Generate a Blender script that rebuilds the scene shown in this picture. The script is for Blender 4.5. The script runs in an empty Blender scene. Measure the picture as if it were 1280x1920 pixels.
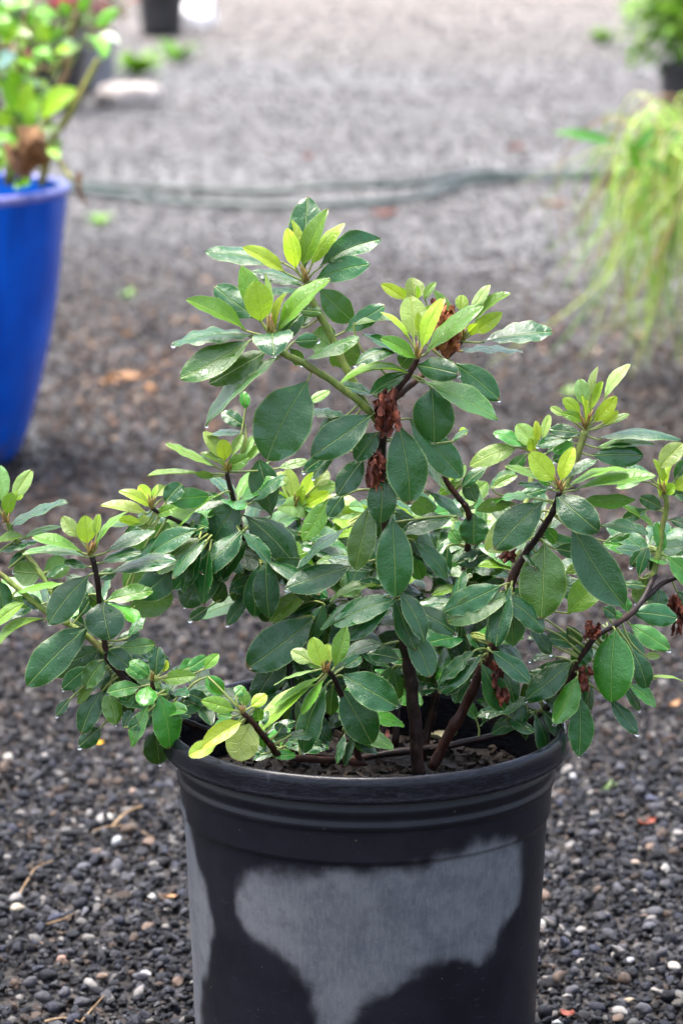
import bpy, bmesh, math, random
import numpy as np
from mathutils import Vector, Matrix, noise as mnoise

random.seed(7)
rng = np.random.default_rng(11)
scene = bpy.context.scene
COL = scene.collection
R = math.radians

# ------------------------------------------------------------------ camera
FPX = 5894.0                       # focal length in photo pixels (1280 x 1920)
PITCH = R(12.24)
FWD = Vector((0, math.cos(PITCH), -math.sin(PITCH)))
RIGHT = Vector((1, 0, 0))
UP = Vector((0, math.sin(PITCH), math.cos(PITCH)))
RIM_Z = 0.27

def ray(px, py):
    return FWD + RIGHT * ((px - 640) / FPX) - UP * ((py - 960) / FPX)

CAM = Vector((0, 0, RIM_Z)) - ray(685, 1350).normalized() * 2.18
cam_d = bpy.data.cameras.new('camera')
cam = bpy.data.objects.new('camera', cam_d)
COL.objects.link(cam)
cam.location = CAM
cam.rotation_euler = (R(90) - PITCH, 0, 0)
cam_d.sensor_fit = 'VERTICAL'
cam_d.sensor_height = 22.3
cam_d.lens = 11.15 / (960 / FPX)
cam_d.clip_start = 0.05
cam_d.clip_end = 500
cam_d.dof.use_dof = True
cam_d.dof.focus_distance = 2.125
cam_d.dof.aperture_fstop = 5.6
cam_d.dof.aperture_blades = 0
scene.camera = cam

# ------------------------------------------------------------------ sky, sun, exposure
SUN_EL, SUN_AZ = R(76), R(-72)          # high and soft, a little from the left
world = bpy.data.worlds.new('World')
scene.world = world
world.use_nodes = True
wn, wl = world.node_tree.nodes, world.node_tree.links
wn.clear()
wo = wn.new('ShaderNodeOutputWorld')
wb = wn.new('ShaderNodeBackground')
ws = wn.new('ShaderNodeTexSky')
ws.sky_type = 'NISHITA'
ws.sun_disc = False
ws.sun_elevation = SUN_EL
ws.sun_rotation = SUN_AZ
ws.air_density = 1.0
ws.dust_density = 6.0
ws.ozone_density = 1.0
wh = wn.new('ShaderNodeHueSaturation')   # cloud cover: an almost colourless sky
wh.inputs['Saturation'].default_value = 0.85
wb.inputs['Strength'].default_value = 0.15
wl.new(ws.outputs[0], wh.inputs['Color'])
wl.new(wh.outputs[0], wb.inputs['Color'])
wl.new(wb.outputs[0], wo.inputs['Surface'])
sun_d = bpy.data.lights.new('sun', 'SUN')
sun_d.energy = 1.5
sun_d.angle = R(35)
sun_d.color = (1.0, 0.975, 0.94)
sun = bpy.data.objects.new('sun', sun_d)
COL.objects.link(sun)
sdir = Vector((math.sin(SUN_AZ) * math.cos(SUN_EL), math.cos(SUN_AZ) * math.cos(SUN_EL), math.sin(SUN_EL)))
sun.rotation_euler = sdir.to_track_quat('Z', 'Y').to_euler()
sun.location = (0, 0, 5)
vs = scene.view_settings
vs.view_transform = 'Standard'
vs.look = 'None'
vs.gamma = 1
vs.use_curve_mapping = False
vs.exposure = 2.05
scene.cycles.use_denoising = True
scene.cycles.max_bounces = 6
scene.cycles.use_adaptive_sampling = True
scene.cycles.adaptive_threshold = 0.03
scene.cycles.transparent_max_bounces = 8

# ------------------------------------------------------------------ helpers
def P(px, py, Y):
    """point on the sight line of a photo pixel, at world depth Y"""
    r = ray(px, py)
    return CAM + r * ((Y - CAM.y) / r.y)

def G(px, py, z=0.0):
    """point on the ground under a photo pixel"""
    r = ray(px, py)
    return CAM + r * ((z - CAM.z) / r.z)

def proj(p):
    d = Vector(p) - CAM
    w = d.dot(FWD)
    return 640 + FPX * d.dot(RIGHT) / w, 960 - FPX * d.dot(UP) / w

def tag(o, label=None, cat=None, group=None, kind=None):
    if label: o['label'] = label
    if cat: o['category'] = cat
    if group: o['group'] = group
    if kind: o['kind'] = kind
    return o

def empty(name, loc=(0, 0, 0)):
    o = bpy.data.objects.new(name, None)
    o.empty_display_size = 0.05
    COL.objects.link(o)
    o.location = loc
    return o

def link(name, me, parent=None, mats=()):
    o = bpy.data.objects.new(name, me)
    COL.objects.link(o)
    for m in mats:
        if m.name not in [x.name for x in me.materials if x]:
            me.materials.append(m)
    if parent is not None:
        o.parent = parent
        w = parent.location.copy()
        q = parent.parent
        while q is not None:
            w += q.location
            q = q.parent
        o.location = -w          # meshes are written in world coordinates
    return o

def smooth(me):
    me.polygons.foreach_set('use_smooth', [True] * len(me.polygons))

class MB:
    """collects world-space vertices and faces, several material slots"""
    def __init__(s):
        s.v, s.f, s.m = [], [], []
    def add(s, vs_, fs, mi=0):
        o = len(s.v)
        s.v += [tuple(v) for v in vs_]
        s.f += [tuple(i + o for i in f) for f in fs]
        s.m += [mi] * len(fs)
    def tube(s, pts, radii, n=8, mi=0, cap=True):
        pts = [Vector(p) for p in pts]
        vs_, fs = [], []
        t0 = (pts[1] - pts[0]).normalized()
        ref = Vector((0, 0, 1)) if abs(t0.z) < 0.9 else Vector((1, 0, 0))
        u = t0.cross(ref).normalized()
        for i, p in enumerate(pts):
            t = (pts[min(i + 1, len(pts) - 1)] - pts[max(i - 1, 0)])
            t = t.normalized() if t.length > 1e-9 else t0
            u = (u - t * u.dot(t)).normalized()
            w = t.cross(u)
            for k in range(n):
                a = 2 * math.pi * k / n
                vs_.append(p + (u * math.cos(a) + w * math.sin(a)) * radii[i])
        for i in range(len(pts) - 1):
            for k in range(n):
                k2 = (k + 1) % n
                fs.append((i * n + k, i * n + k2, (i + 1) * n + k2, (i + 1) * n + k))
        if cap:
            fs.append(tuple(range(n - 1, -1, -1)))
            fs.append(tuple((len(pts) - 1) * n + k for k in range(n)))
        s.add(vs_, fs, mi)
    def lathe(s, prof, n=96, center=(0, 0, 0), mi=0, wob=None):
        cx, cy, cz = center
        vs_, fs = [], []
        for j, (r, z) in enumerate(prof):
            for k in range(n):
                a = 2 * math.pi * k / n
                rr = r * (1 + (wob(a, z) if wob else 0))
                vs_.append((cx + rr * math.cos(a), cy + rr * math.sin(a), cz + z))
        for j in range(len(prof) - 1):
            for k in range(n):
                k2 = (k + 1) % n
                fs.append((j * n + k, j * n + k2, (j + 1) * n + k2, (j + 1) * n + k))
        s.add(vs_, fs, mi)
    def build(s, name, mats, parent=None, sm=True):
        me = bpy.data.meshes.new(name)
        me.from_pydata(s.v, [], s.f)
        for m in mats: me.materials.append(m)
        me.polygons.foreach_set('material_index', s.m)
        if sm: smooth(me)
        me.update()
        return link(name, me, parent)

def spline(pts, n=8):
    """Catmull-Rom through points"""
    pts = [Vector(p) for p in pts]
    out = []
    ext = [pts[0] * 2 - pts[1]] + pts + [pts[-1] * 2 - pts[-2]]
    for i in range(1, len(ext) - 2):
        p0, p1, p2, p3 = ext[i - 1], ext[i], ext[i + 1], ext[i + 2]
        for k in range(n):
            t = k / n
            out.append(0.5 * ((2 * p1) + (p2 - p0) * t + (2 * p0 - 5 * p1 + 4 * p2 - p3) * t * t
                              + (3 * p1 - p0 - 3 * p2 + p3) * t ** 3))
    out.append(pts[-1])
    return out

# ------------------------------------------------------------------ materials
class NT:
    def __init__(s, name):
        s.mat = bpy.data.materials.new(name)
        s.mat.use_nodes = True
        s.n, s.l = s.mat.node_tree.nodes, s.mat.node_tree.links
        s.n.clear()
        s.out = s.n.new('ShaderNodeOutputMaterial')
    def node(s, t, **kw):
        n = s.n.new(t)
        for k, v in kw.items():
            if k.startswith('_'): setattr(n, k[1:], v)
        return n
    def put(s, sock, v):
        if isinstance(v, bpy.types.NodeSocket): s.l.new(v, sock)
        elif v is not None: sock.default_value = v
    def math(s, op, a, b=None, c=None, clamp=False):
        n = s.n.new('ShaderNodeMath'); n.operation = op; n.use_clamp = clamp
        s.put(n.inputs[0], a); s.put(n.inputs[1], b)
        if c is not None: s.put(n.inputs[2], c)
        return n.outputs[0]
    def mix(s, f, a, b, mode='MIX'):
        n = s.n.new('ShaderNodeMix'); n.data_type = 'RGBA'; n.blend_type = mode
        s.put(n.inputs[0], f)
        s.put(n.inputs[6], a if isinstance(a, bpy.types.NodeSocket) else (*a, 1) if len(a) == 3 else a)
        s.put(n.inputs[7], b if isinstance(b, bpy.types.NodeSocket) else (*b, 1) if len(b) == 3 else b)
        return n.outputs[2]
    def ss(s, x, lo, hi, a=0.0, b=1.0):
        n = s.n.new('ShaderNodeMapRange'); n.interpolation_type = 'SMOOTHSTEP'
        s.put(n.inputs[0], x); s.put(n.inputs[1], lo); s.put(n.inputs[2], hi)
        s.put(n.inputs[3], a); s.put(n.inputs[4], b)
        return n.outputs[0]
    def noise(s, scale, detail=3, rough=0.55, vec=None, dist=0.0, dim='3D'):
        n = s.n.new('ShaderNodeTexNoise'); n.noise_dimensions = dim
        n.inputs['Scale'].default_value = scale
        n.inputs['Detail'].default_value = detail
        n.inputs['Roughness'].default_value = rough
        n.inputs['Distortion'].default_value = dist
        if vec is not None: s.l.new(vec, n.inputs['Vector'])
        return n.outputs[0]
    def coord(s, which='Object'):
        return s.n.new('ShaderNodeTexCoord').outputs[which]
    def bump(s, h, strength=0.3, dist=0.001, normal=None):
        n = s.n.new('ShaderNodeBump')
        n.inputs['Strength'].default_value = strength
        n.inputs['Distance'].default_value = dist
        s.l.new(h, n.inputs['Height'])
        if normal is not None: s.l.new(normal, n.inputs['Normal'])
        return n.outputs[0]
    def bsdf(s, col, rough=0.5, spec=0.5, normal=None, **kw):
        n = s.n.new('ShaderNodeBsdfPrincipled')
        s.put(n.inputs['Base Color'], col if isinstance(col, bpy.types.NodeSocket) else (*col, 1))
        s.put(n.inputs['Roughness'], rough)
        s.put(n.inputs['Specular IOR Level'], spec)
        if normal is not None: s.l.new(normal, n.inputs['Normal'])
        for k, v in kw.items(): s.put(n.inputs[k.replace('_', ' ')], v)
        return n
    def done(s, shader):
        s.l.new(shader, s.out.inputs['Surface'])
        return s.mat

def leaf_material(name, wet=1.0, vb=0.10, under=(0.16, 0.25, 0.07), vein_k=0.35, trans=0.30, edge=0.8):
    t = NT(name)
    uv = t.n.new('ShaderNodeUVMap'); uv.uv_map = 'leaf'
    sep = t.n.new('ShaderNodeSeparateXYZ'); t.l.new(uv.outputs[0], sep.inputs[0])
    u, v = sep.outputs[0], sep.outputs[1]                 # u -1..1 shifted 0..1 across, v along
    uc = t.n.new('ShaderNodeUVMap'); uc.uv_map = 'leaf_cm'
    sc = t.n.new('ShaderNodeSeparateXYZ'); t.l.new(uc.outputs[0], sc.inputs[0])
    x, y = sc.outputs[0], sc.outputs[1]                   # centimetres
    ax = t.math('ABSOLUTE', x)
    au = t.math('ABSOLUTE', t.math('SUBTRACT', t.math('MULTIPLY', u, 2.0), 1.0))
    info = t.n.new('ShaderNodeObjectInfo')
    rnd = info.outputs['Random']
    base = info.outputs['Color']
    comb = t.n.new('ShaderNodeCombineXYZ')
    t.l.new(x, comb.inputs[0]); t.l.new(y, comb.inputs[1]); t.put(comb.inputs[2], t.math('MULTIPLY', rnd, 37.0))
    pos = comb.outputs[0]
    # side veins: chevrons bending towards the tip
    n1 = t.noise(0.9, 2, 0.5, pos)
    ph = t.math('SUBTRACT', y, t.math('MULTIPLY', t.math('POWER', ax, 0.85), 0.75))
    ph = t.math('ADD', ph, t.math('MULTIPLY', n1, 0.9))
    fr = t.math('FRACT', t.math('MULTIPLY', ph, 1.55))
    vd = t.math('ABSOLUTE', t.math('SUBTRACT', fr, 0.5))
    side = t.ss(vd, 0.0, 0.09, 1.0, 0.0)
    side = t.math('MULTIPLY', side, t.ss(au, 0.55, 0.95, 1.0, 0.0))
    mid = t.ss(ax, 0.018, 0.055, 1.0, 0.0)
    big = t.noise(1.1, 3, 0.6, pos)
    fine = t.noise(7.5, 3, 0.7, pos)
    col = t.mix(t.ss(big, 0.3, 0.75), t.mix(0.75, base, (0, 0, 0), 'MIX'), base)
    col = t.mix(t.ss(big, 0.25, 0.75, 0.45, 1.0), t.mix(1.0, base, (0.62, 0.66, 0.6), 'MULTIPLY'), base)
    bright = t.mix(0.45, t.mix(1.0, base, (2.3, 2.1, 1.6), 'MULTIPLY'), (0.30, 0.36, 0.10))
    col = t.mix(t.ss(fine, 0.42, 0.66, 0.0, 0.35), col, t.mix(1.0, base, (1.5, 1.45, 1.9), 'MULTIPLY'))
    col = t.mix(t.math('MULTIPLY', side, vein_k), col, bright)
    col = t.mix(t.math('MULTIPLY', mid, 0.85), col, bright)
    col = t.mix(t.math('MULTIPLY', t.ss(au, 0.92, 0.985), edge), col, bright)
    spots = t.ss(t.noise(3.3, 2, 0.5, pos), 0.75, 0.80)
    col = t.mix(t.math('MULTIPLY', spots, 0.45), col, (0.16, 0.10, 0.03))
    tipb = t.math('MULTIPLY', t.ss(t.math('ADD', v, t.math('MULTIPLY', n1, 0.06)), 0.985, 1.01), t.ss(rnd, 0.72, 0.76))
    col = t.mix(t.math('MULTIPLY', tipb, 0.9), col, (0.13, 0.07, 0.025))
    back = t.n.new('ShaderNodeNewGeometry').outputs['Backfacing']
    ucol = t.mix(0.6, base, under)
    ucol = t.mix(t.math('MULTIPLY', t.math('MAXIMUM', side, mid), 0.5), ucol, (0.30, 0.38, 0.12))
    fcol = t.mix(back, col, ucol)
    # water film: patches of still water near the tip and the rib, fine droplets elsewhere
    film = t.math('ADD', t.noise(1.3, 4, 0.62, pos, 0.8), 0.03)
    film = t.math('ADD', film, t.ss(v, 0.45, 1.0, -0.10, 0.10))
    wetm = t.math('MULTIPLY', t.ss(film, 0.50, 0.60), wet)
    drops = t.ss(t.noise(9.0, 1, 0.4, pos), 0.66, 0.71)
    h = t.math('ADD', t.math('MULTIPLY', fine, t.ss(wetm, 0.0, 1.0, 0.60, 0.08)), t.math('MULTIPLY', side, -vb))
    h = t.math('ADD', h, t.math('MULTIPLY', mid, -1.6))
    h = t.math('ADD', h, t.math('MULTIPLY', big, 1.2))
    h = t.math('ADD', h, t.math('MULTIPLY', drops, 0.16 * wet))
    h = t.math('ADD', h, t.math('MULTIPLY', wetm, 0.25))
    nrm = t.bump(h, 0.9, 0.0008)
    rough = t.math('ADD', t.ss(wetm, 0, 1, 0.19, 0.04), t.math('MULTIPLY', back, 0.2))
    rough = t.math('SUBTRACT', rough, t.math('MULTIPLY', drops, 0.12 * wet), clamp=True)
    b = t.bsdf(fcol, rough, 0.62, nrm)
    b.inputs['Sheen Weight'].default_value = 0.02
    b.inputs['Sheen Roughness'].default_value = 0.4
    tr = t.n.new('ShaderNodeBsdfTranslucent')
    t.l.new(t.mix(0.5, t.mix(1.0, base, (1.7, 1.7, 0.8), 'MULTIPLY'), (0.22, 0.36, 0.03)), tr.inputs['Color'])
    t.l.new(nrm, tr.inputs['Normal'])
    m = t.n.new('ShaderNodeMixShader')
    m.inputs[0].default_value = trans
    t.l.new(b.outputs[0], m.inputs[1]); t.l.new(tr.outputs[0], m.inputs[2])
    return t.done(m.outputs[0])

M = {}
M['leaf'] = leaf_material('azalea_leaf_wet', trans=0.13, vein_k=0.05)
M['leaf_young'] = leaf_material('azalea_leaf_young', wet=0.5, vein_k=0.16, vb=0.35, trans=0.36, under=(0.30, 0.42, 0.08), edge=0.35)
M['leaf_soft'] = leaf_material('background_leaf', wet=0.3, vein_k=0.3, trans=0.33, under=(0.2, 0.35, 0.06), edge=0.1)

def simple(name, c1, c2, scale=40, rough=0.5, spec=0.5, bump=0.4, bdist=0.001, detail=4, **kw):
    t = NT(name)
    o = t.coord()
    n = t.noise(scale, detail, 0.6, o)
    n2 = t.noise(scale * 4.3, 3, 0.6, o)
    col = t.mix(t.ss(n, 0.35, 0.68), c1, c2)
    b = t.bsdf(col, rough, spec, t.bump(t.math('ADD', n, t.math('MULTIPLY', n2, 0.5)), bump, bdist), **kw)
    return t.done(b.outputs[0])

def stem_material(name, c1, c2, c3, scale=300):
    t = NT(name)
    o = t.coord()
    mp = t.n.new('ShaderNodeMapping'); mp.inputs['Scale'].default_value = (1, 1, 0.35)
    t.l.new(o, mp.inputs[0])
    n = t.noise(scale, 4, 0.65, mp.outputs[0])
    n2 = t.noise(scale * 0.2, 3, 0.6, o)
    lent = t.ss(t.noise(scale * 0.9, 1, 0.4, o), 0.68, 0.74)
    col = t.mix(t.ss(n, 0.35, 0.7), c1, c2)
    col = t.mix(t.ss(n2, 0.5, 0.7, 0.0, 0.7), col, c3)
    col = t.mix(t.math('MULTIPLY', lent, 0.6), col, c3)
    b = t.bsdf(col, t.ss(n2, 0.3, 0.7, 0.35, 0.65), 0.3, t.bump(t.math('ADD', n, lent), 0.8, 0.0008))
    return t.done(b.outputs[0])

M['bark'] = stem_material('azalea_bark', (0.007, 0.003, 0.0025), (0.019, 0.007, 0.005), (0.05, 0.02, 0.013))
M['bark_red'] = stem_material('azalea_bark_red', (0.012, 0.004, 0.0025), (0.034, 0.009, 0.0045), (0.08, 0.028, 0.014))
M['stem_green'] = stem_material('azalea_green_stem', (0.10, 0.15, 0.025), (0.20, 0.25, 0.05), (0.17, 0.13, 0.05))
M['petiole'] = simple('azalea_petiole', (0.19, 0.26, 0.05), (0.26, 0.28, 0.08), 200, 0.45)
M['hair'] = simple('leaf_edge_hair', (0.42, 0.42, 0.27), (0.52, 0.5, 0.36), 200, 0.6)
M['bud'] = simple('bud_scale', (0.20, 0.17, 0.03), (0.22, 0.10, 0.03), 160, 0.45)
M['dead'] = simple('dried_petal', (0.045, 0.008, 0.004), (0.15, 0.032, 0.010), 200, 0.6, 0.35, 0.7, 0.001)
M['dead_pale'] = simple('dried_petal_orange', (0.22, 0.06, 0.018), (0.40, 0.15, 0.055), 160, 0.6, 0.35, 0.7, 0.001)
t = NT('water'); g = t.bsdf((1, 1, 1), 0.0, 0.5); g.inputs['Transmission Weight'].default_value = 1.0
g.inputs['IOR'].default_value = 1.33
M['water'] = t.done(g.outputs[0])

# ------------------------------------------------------------------ ground
t = NT('ground_grit')
o = t.coord()
mpg = t.n.new('ShaderNodeMapping'); mpg.inputs['Scale'].default_value = (0.45, 1.0, 1); t.l.new(o, mpg.inputs[0])
n1 = t.noise(0.9, 5, 0.6, mpg.outputs[0]); n2 = t.noise(6.0, 5, 0.65, o); n3 = t.noise(140, 3, 0.7, o)
sepn = t.n.new('ShaderNodeSeparateXYZ'); t.l.new(o, sepn.inputs[0])
vor = t.n.new('ShaderNodeTexVoronoi'); vor.inputs['Scale'].default_value = 62; t.l.new(o, vor.inputs['Vector'])
vor2 = t.n.new('ShaderNodeTexVoronoi'); vor2.inputs['Scale'].default_value = 24; t.l.new(o, vor2.inputs['Vector'])
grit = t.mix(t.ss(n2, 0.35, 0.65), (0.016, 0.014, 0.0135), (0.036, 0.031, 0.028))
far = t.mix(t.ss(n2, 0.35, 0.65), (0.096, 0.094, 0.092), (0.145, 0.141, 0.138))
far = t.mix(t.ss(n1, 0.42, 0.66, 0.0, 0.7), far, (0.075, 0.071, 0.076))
bw = t.n.new('ShaderNodeRGBToBW'); t.l.new(vor2.outputs['Color'], bw.inputs[0])
far = t.mix(t.ss(bw.outputs[0], 0.62, 0.85, 0.0, 0.3), far, (0.26, 0.25, 0.245))
far = t.mix(t.ss(bw.outputs[0], 0.38, 0.2, 0.0, 0.25), far, (0.06, 0.057, 0.06))
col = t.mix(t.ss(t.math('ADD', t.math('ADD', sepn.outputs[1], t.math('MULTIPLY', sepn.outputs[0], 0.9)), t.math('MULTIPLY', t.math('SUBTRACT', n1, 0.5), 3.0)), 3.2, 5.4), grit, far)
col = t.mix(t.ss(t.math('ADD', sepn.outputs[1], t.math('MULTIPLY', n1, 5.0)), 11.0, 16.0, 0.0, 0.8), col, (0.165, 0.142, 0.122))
b = t.bsdf(col, t.ss(n1, 0.35, 0.7, 0.5, 0.75), 0.3,
           t.bump(t.math('ADD', t.math('MULTIPLY', vor.outputs['Distance'], -1.0), n3), 0.7, 0.006))
M['ground'] = t.done(b.outputs[0])

gx = np.concatenate([[-150, -60, -20, -8], np.linspace(-4, 4, 81), [8, 20, 60, 150]])
gy = np.concatenate([[-60, -20, -6], np.linspace(-3, 14, 171), [18, 26, 40, 80, 250]])
def ground_z(x, y):
    return 0.012 * mnoise.noise((x * 0.9, y * 0.7, 3.1)) + 0.005 * mnoise.noise((x * 4, y * 4, 9.2)) - 0.008
mb = MB()
vv = [(float(x), float(y), ground_z(x, y) if abs(x) < 5 and -4 < y < 16 else -0.008) for y in gy for x in gx]
nxg = len(gx)
ff = [(j * nxg + i, j * nxg + i + 1, (j + 1) * nxg + i + 1, (j + 1) * nxg + i)
      for j in range(len(gy) - 1) for i in range(nxg - 1)]
mb.add(vv, ff)
ground = tag(mb.build('ground', [M['ground']]), kind='structure')

# ------------------------------------------------------------------ gravel
t = NT('pebble_stone')
at = t.n.new('ShaderNodeAttribute'); at.attribute_type = 'INSTANCER'; at.attribute_name = 'col'
o = t.coord()
n = t.noise(2.2, 4, 0.6, o); n2 = t.noise(9, 3, 0.6, o)
col = t.mix(t.ss(n, 0.3, 0.7), t.mix(1.0, at.outputs['Color'], (0.72, 0.72, 0.74), 'MULTIPLY'), at.outputs['Color'])
sp = t.n.new('ShaderNodeSeparateColor'); t.l.new(at.outputs['Color'], sp.inputs[0])
b = t.bsdf(col, t.ss(n, 0.35, 0.65, 0.30, 0.65), 0.22, t.bump(n2, 0.35, 0.08))
M['pebble'] = t.done(b.outputs[0])
t = NT('pebble_stone_single')
info = t.n.new('ShaderNodeObjectInfo')
o = t.coord()
n = t.noise(2.2, 4, 0.6, o); n2 = t.noise(9, 3, 0.6, o)
col = t.mix(t.ss(n, 0.3, 0.7), t.mix(1.0, info.outputs['Color'], (0.72, 0.72, 0.74), 'MULTIPLY'), info.outputs['Color'])
b = t.bsdf(col, t.ss(n, 0.35, 0.65, 0.30, 0.65), 0.22, t.bump(n2, 0.35, 0.08))
M['pebble_single'] = t.done(b.outputs[0])

def pebble_mesh(i, mat, sub=2):
    bm = bmesh.new()
    bmesh.ops.create_icosphere(bm, subdivisions=sub, radius=1.0)
    rnd = random.Random(100 + i)
    planes = [(Vector((rnd.gauss(0, 1), rnd.gauss(0, 1), rnd.gauss(0, 1))).normalized(), rnd.uniform(0.42, 0.8)) for _ in range(9)]
    st = Vector((1.0, rnd.uniform(0.65, 0.9), rnd.uniform(0.5, 0.75)))
    for v in bm.verts:
        p = v.co.copy()
        for nn, d in planes:
            e = p.dot(nn) - d
            if e > 0: p -= nn * e * 0.93
        p *= 1 + 0.10 * mnoise.noise(p * 1.5 + Vector((i * 7.1, 0, 0)))
        v.co = Vector((p.x * st.x, p.y * st.y, p.z * st.z))
    me = bpy.data.meshes.new('pebble')
    bm.to_mesh(me); bm.free()
    if i % 3: smooth(me)
    me.materials.append(mat)
    return me

PEB_N = 10
peb_col = bpy.data.collections.new('pebble_shapes')      # instanced only, not part of the scene itself
for i in range(PEB_N):
    po = bpy.data.objects.new('pebble_shape_%02d' % i, pebble_mesh(i, M['pebble']))
    peb_col.objects.link(po)

def pebble_colours(n, light, brown):
    """mix of dark basalt, grey, pale and brown stones; light/brown are per-stone chances"""
    v = np.exp(rng.normal(np.log(0.023), 0.75, n))
    c = np.stack([v * 0.90, v * 0.98, v * 1.45], 1)
    k = rng.random(n)
    pale = k < light
    pv = rng.uniform(0.18, 0.58, n)
    c[pale] = np.stack([pv * 1.03, pv * 0.98, pv * 0.92], 1)[pale]
    br = (k >= light) & (k < light + brown)
    bv = rng.uniform(0.10, 0.34, n)
    c[br] = np.stack([bv * 1.15, bv * 0.82, bv * 0.62], 1)[br]
    gr = (k >= light + brown) & (k < light + brown + 0.22)
    gv = rng.uniform(0.07, 0.24, n)
    c[gr] = np.stack([gv * 0.98, gv * 0.98, gv * 1.12], 1)[gr]
    return c

def make_gravel(n, d0, d1, expo, base_r, rspan, lift, spread=1.0):
    """stones lie densest near the pot; d = distance along the ground from the camera"""
    dd = np.linspace(d0, d1, 400)
    half = lambda d: 0.5 * 0.217 * d + spread
    pdf = half(dd) * (2.3 / np.maximum(dd, 2.6)) ** expo
    cdf = np.cumsum(pdf); cdf /= cdf[-1]
    d = np.interp(rng.random(n), cdf, dd)
    x = rng.uniform(-1, 1, n) * half(d) + CAM.x
    y = CAM.y + d
    ok = np.hypot(x, y) > 0.116
    x, y, d = x[ok], y[ok], d[ok]
    n = len(x)
    r = base_r * np.exp(rng.uniform(0, np.log(rspan), n)) * np.clip(d / 2.3, 1, 9) ** 0.25
    z = np.array([ground_z(a, b_) for a, b_ in zip(x, y)]) + r * 0.35 + rng.uniform(0, lift, n)
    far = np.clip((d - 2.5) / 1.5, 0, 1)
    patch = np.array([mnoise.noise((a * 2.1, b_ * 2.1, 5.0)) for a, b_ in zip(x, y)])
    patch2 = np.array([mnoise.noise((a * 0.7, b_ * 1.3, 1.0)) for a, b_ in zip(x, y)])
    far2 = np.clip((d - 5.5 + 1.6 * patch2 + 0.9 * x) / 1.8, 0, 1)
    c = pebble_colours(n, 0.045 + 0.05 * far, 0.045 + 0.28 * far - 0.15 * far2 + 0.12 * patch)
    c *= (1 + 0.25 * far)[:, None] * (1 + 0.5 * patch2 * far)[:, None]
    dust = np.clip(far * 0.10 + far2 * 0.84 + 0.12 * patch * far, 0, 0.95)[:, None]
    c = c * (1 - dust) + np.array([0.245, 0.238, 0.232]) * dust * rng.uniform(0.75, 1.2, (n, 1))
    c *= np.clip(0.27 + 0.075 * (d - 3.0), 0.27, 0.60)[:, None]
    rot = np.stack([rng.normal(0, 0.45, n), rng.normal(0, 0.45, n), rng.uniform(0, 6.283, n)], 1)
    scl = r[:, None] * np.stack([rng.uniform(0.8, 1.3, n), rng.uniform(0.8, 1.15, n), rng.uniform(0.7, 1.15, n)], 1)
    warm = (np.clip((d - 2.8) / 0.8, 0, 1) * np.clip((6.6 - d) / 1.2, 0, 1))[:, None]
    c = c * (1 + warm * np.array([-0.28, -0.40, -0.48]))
    sel = rng.random(n) < 0.03
    c[sel] = (rng.uniform(0.08, 0.30, (n, 1)) * np.array([1.04, 0.98, 0.9]))[sel]
    return np.stack([x, y, z], 1), rot, scl, c
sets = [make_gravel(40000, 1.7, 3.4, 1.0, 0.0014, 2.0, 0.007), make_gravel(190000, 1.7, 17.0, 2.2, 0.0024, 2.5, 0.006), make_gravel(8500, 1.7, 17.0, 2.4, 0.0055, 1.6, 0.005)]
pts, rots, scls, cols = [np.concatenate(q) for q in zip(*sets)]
npt = len(pts)
me = bpy.data.meshes.new('gravel')
me.vertices.add(npt)
me.vertices.foreach_set('co', pts.astype(np.float32).ravel())
a = me.attributes.new('rot', 'FLOAT_VECTOR', 'POINT'); a.data.foreach_set('vector', rots.astype(np.float32).ravel())
a = me.attributes.new('scl', 'FLOAT_VECTOR', 'POINT'); a.data.foreach_set('vector', scls.astype(np.float32).ravel())
a = me.attributes.new('col', 'FLOAT_COLOR', 'POINT')
a.data.foreach_set('color', np.concatenate([cols, np.ones((npt, 1))], 1).astype(np.float32).ravel())
a = me.attributes.new('idx', 'INT', 'POINT'); a.data.foreach_set('value', rng.integers(0, PEB_N, npt).astype(np.int32))
gravel = link('gravel', me)
tag(gravel, 'loose grey gravel covering the whole nursery yard', 'gravel', kind='stuff')
ng = bpy.data.node_groups.new('gravel_instances', 'GeometryNodeTree')
ng.interface.new_socket('Geometry', in_out='INPUT', socket_type='NodeSocketGeometry')
ng.interface.new_socket('Geometry', in_out='OUTPUT', socket_type='NodeSocketGeometry')
gi, go = ng.nodes.new('NodeGroupInput'), ng.nodes.new('NodeGroupOutput')
iop = ng.nodes.new('GeometryNodeInstanceOnPoints')
ci = ng.nodes.new('GeometryNodeCollectionInfo')
ci.inputs['Collection'].default_value = peb_col
ci.inputs['Separate Children'].default_value = True
ci.inputs['Reset Children'].default_value = True
def named(nm, ty):
    n = ng.nodes.new('GeometryNodeInputNamedAttribute'); n.data_type = ty
    n.inputs['Name'].default_value = nm
    return n.outputs[0]
ng.links.new(gi.outputs[0], iop.inputs['Points'])
ng.links.new(ci.outputs[0], iop.inputs['Instance'])
iop.inputs['Pick Instance'].default_value = True
ng.links.new(named('idx', 'INT'), iop.inputs['Instance Index'])
ng.links.new(named('rot', 'FLOAT_VECTOR'), iop.inputs['Rotation'])
ng.links.new(named('scl', 'FLOAT_VECTOR'), iop.inputs['Scale'])
ng.links.new(iop.outputs[0], go.inputs[0])
md = gravel.modifiers.new('scatter', 'NODES')
md.node_group = ng

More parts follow.
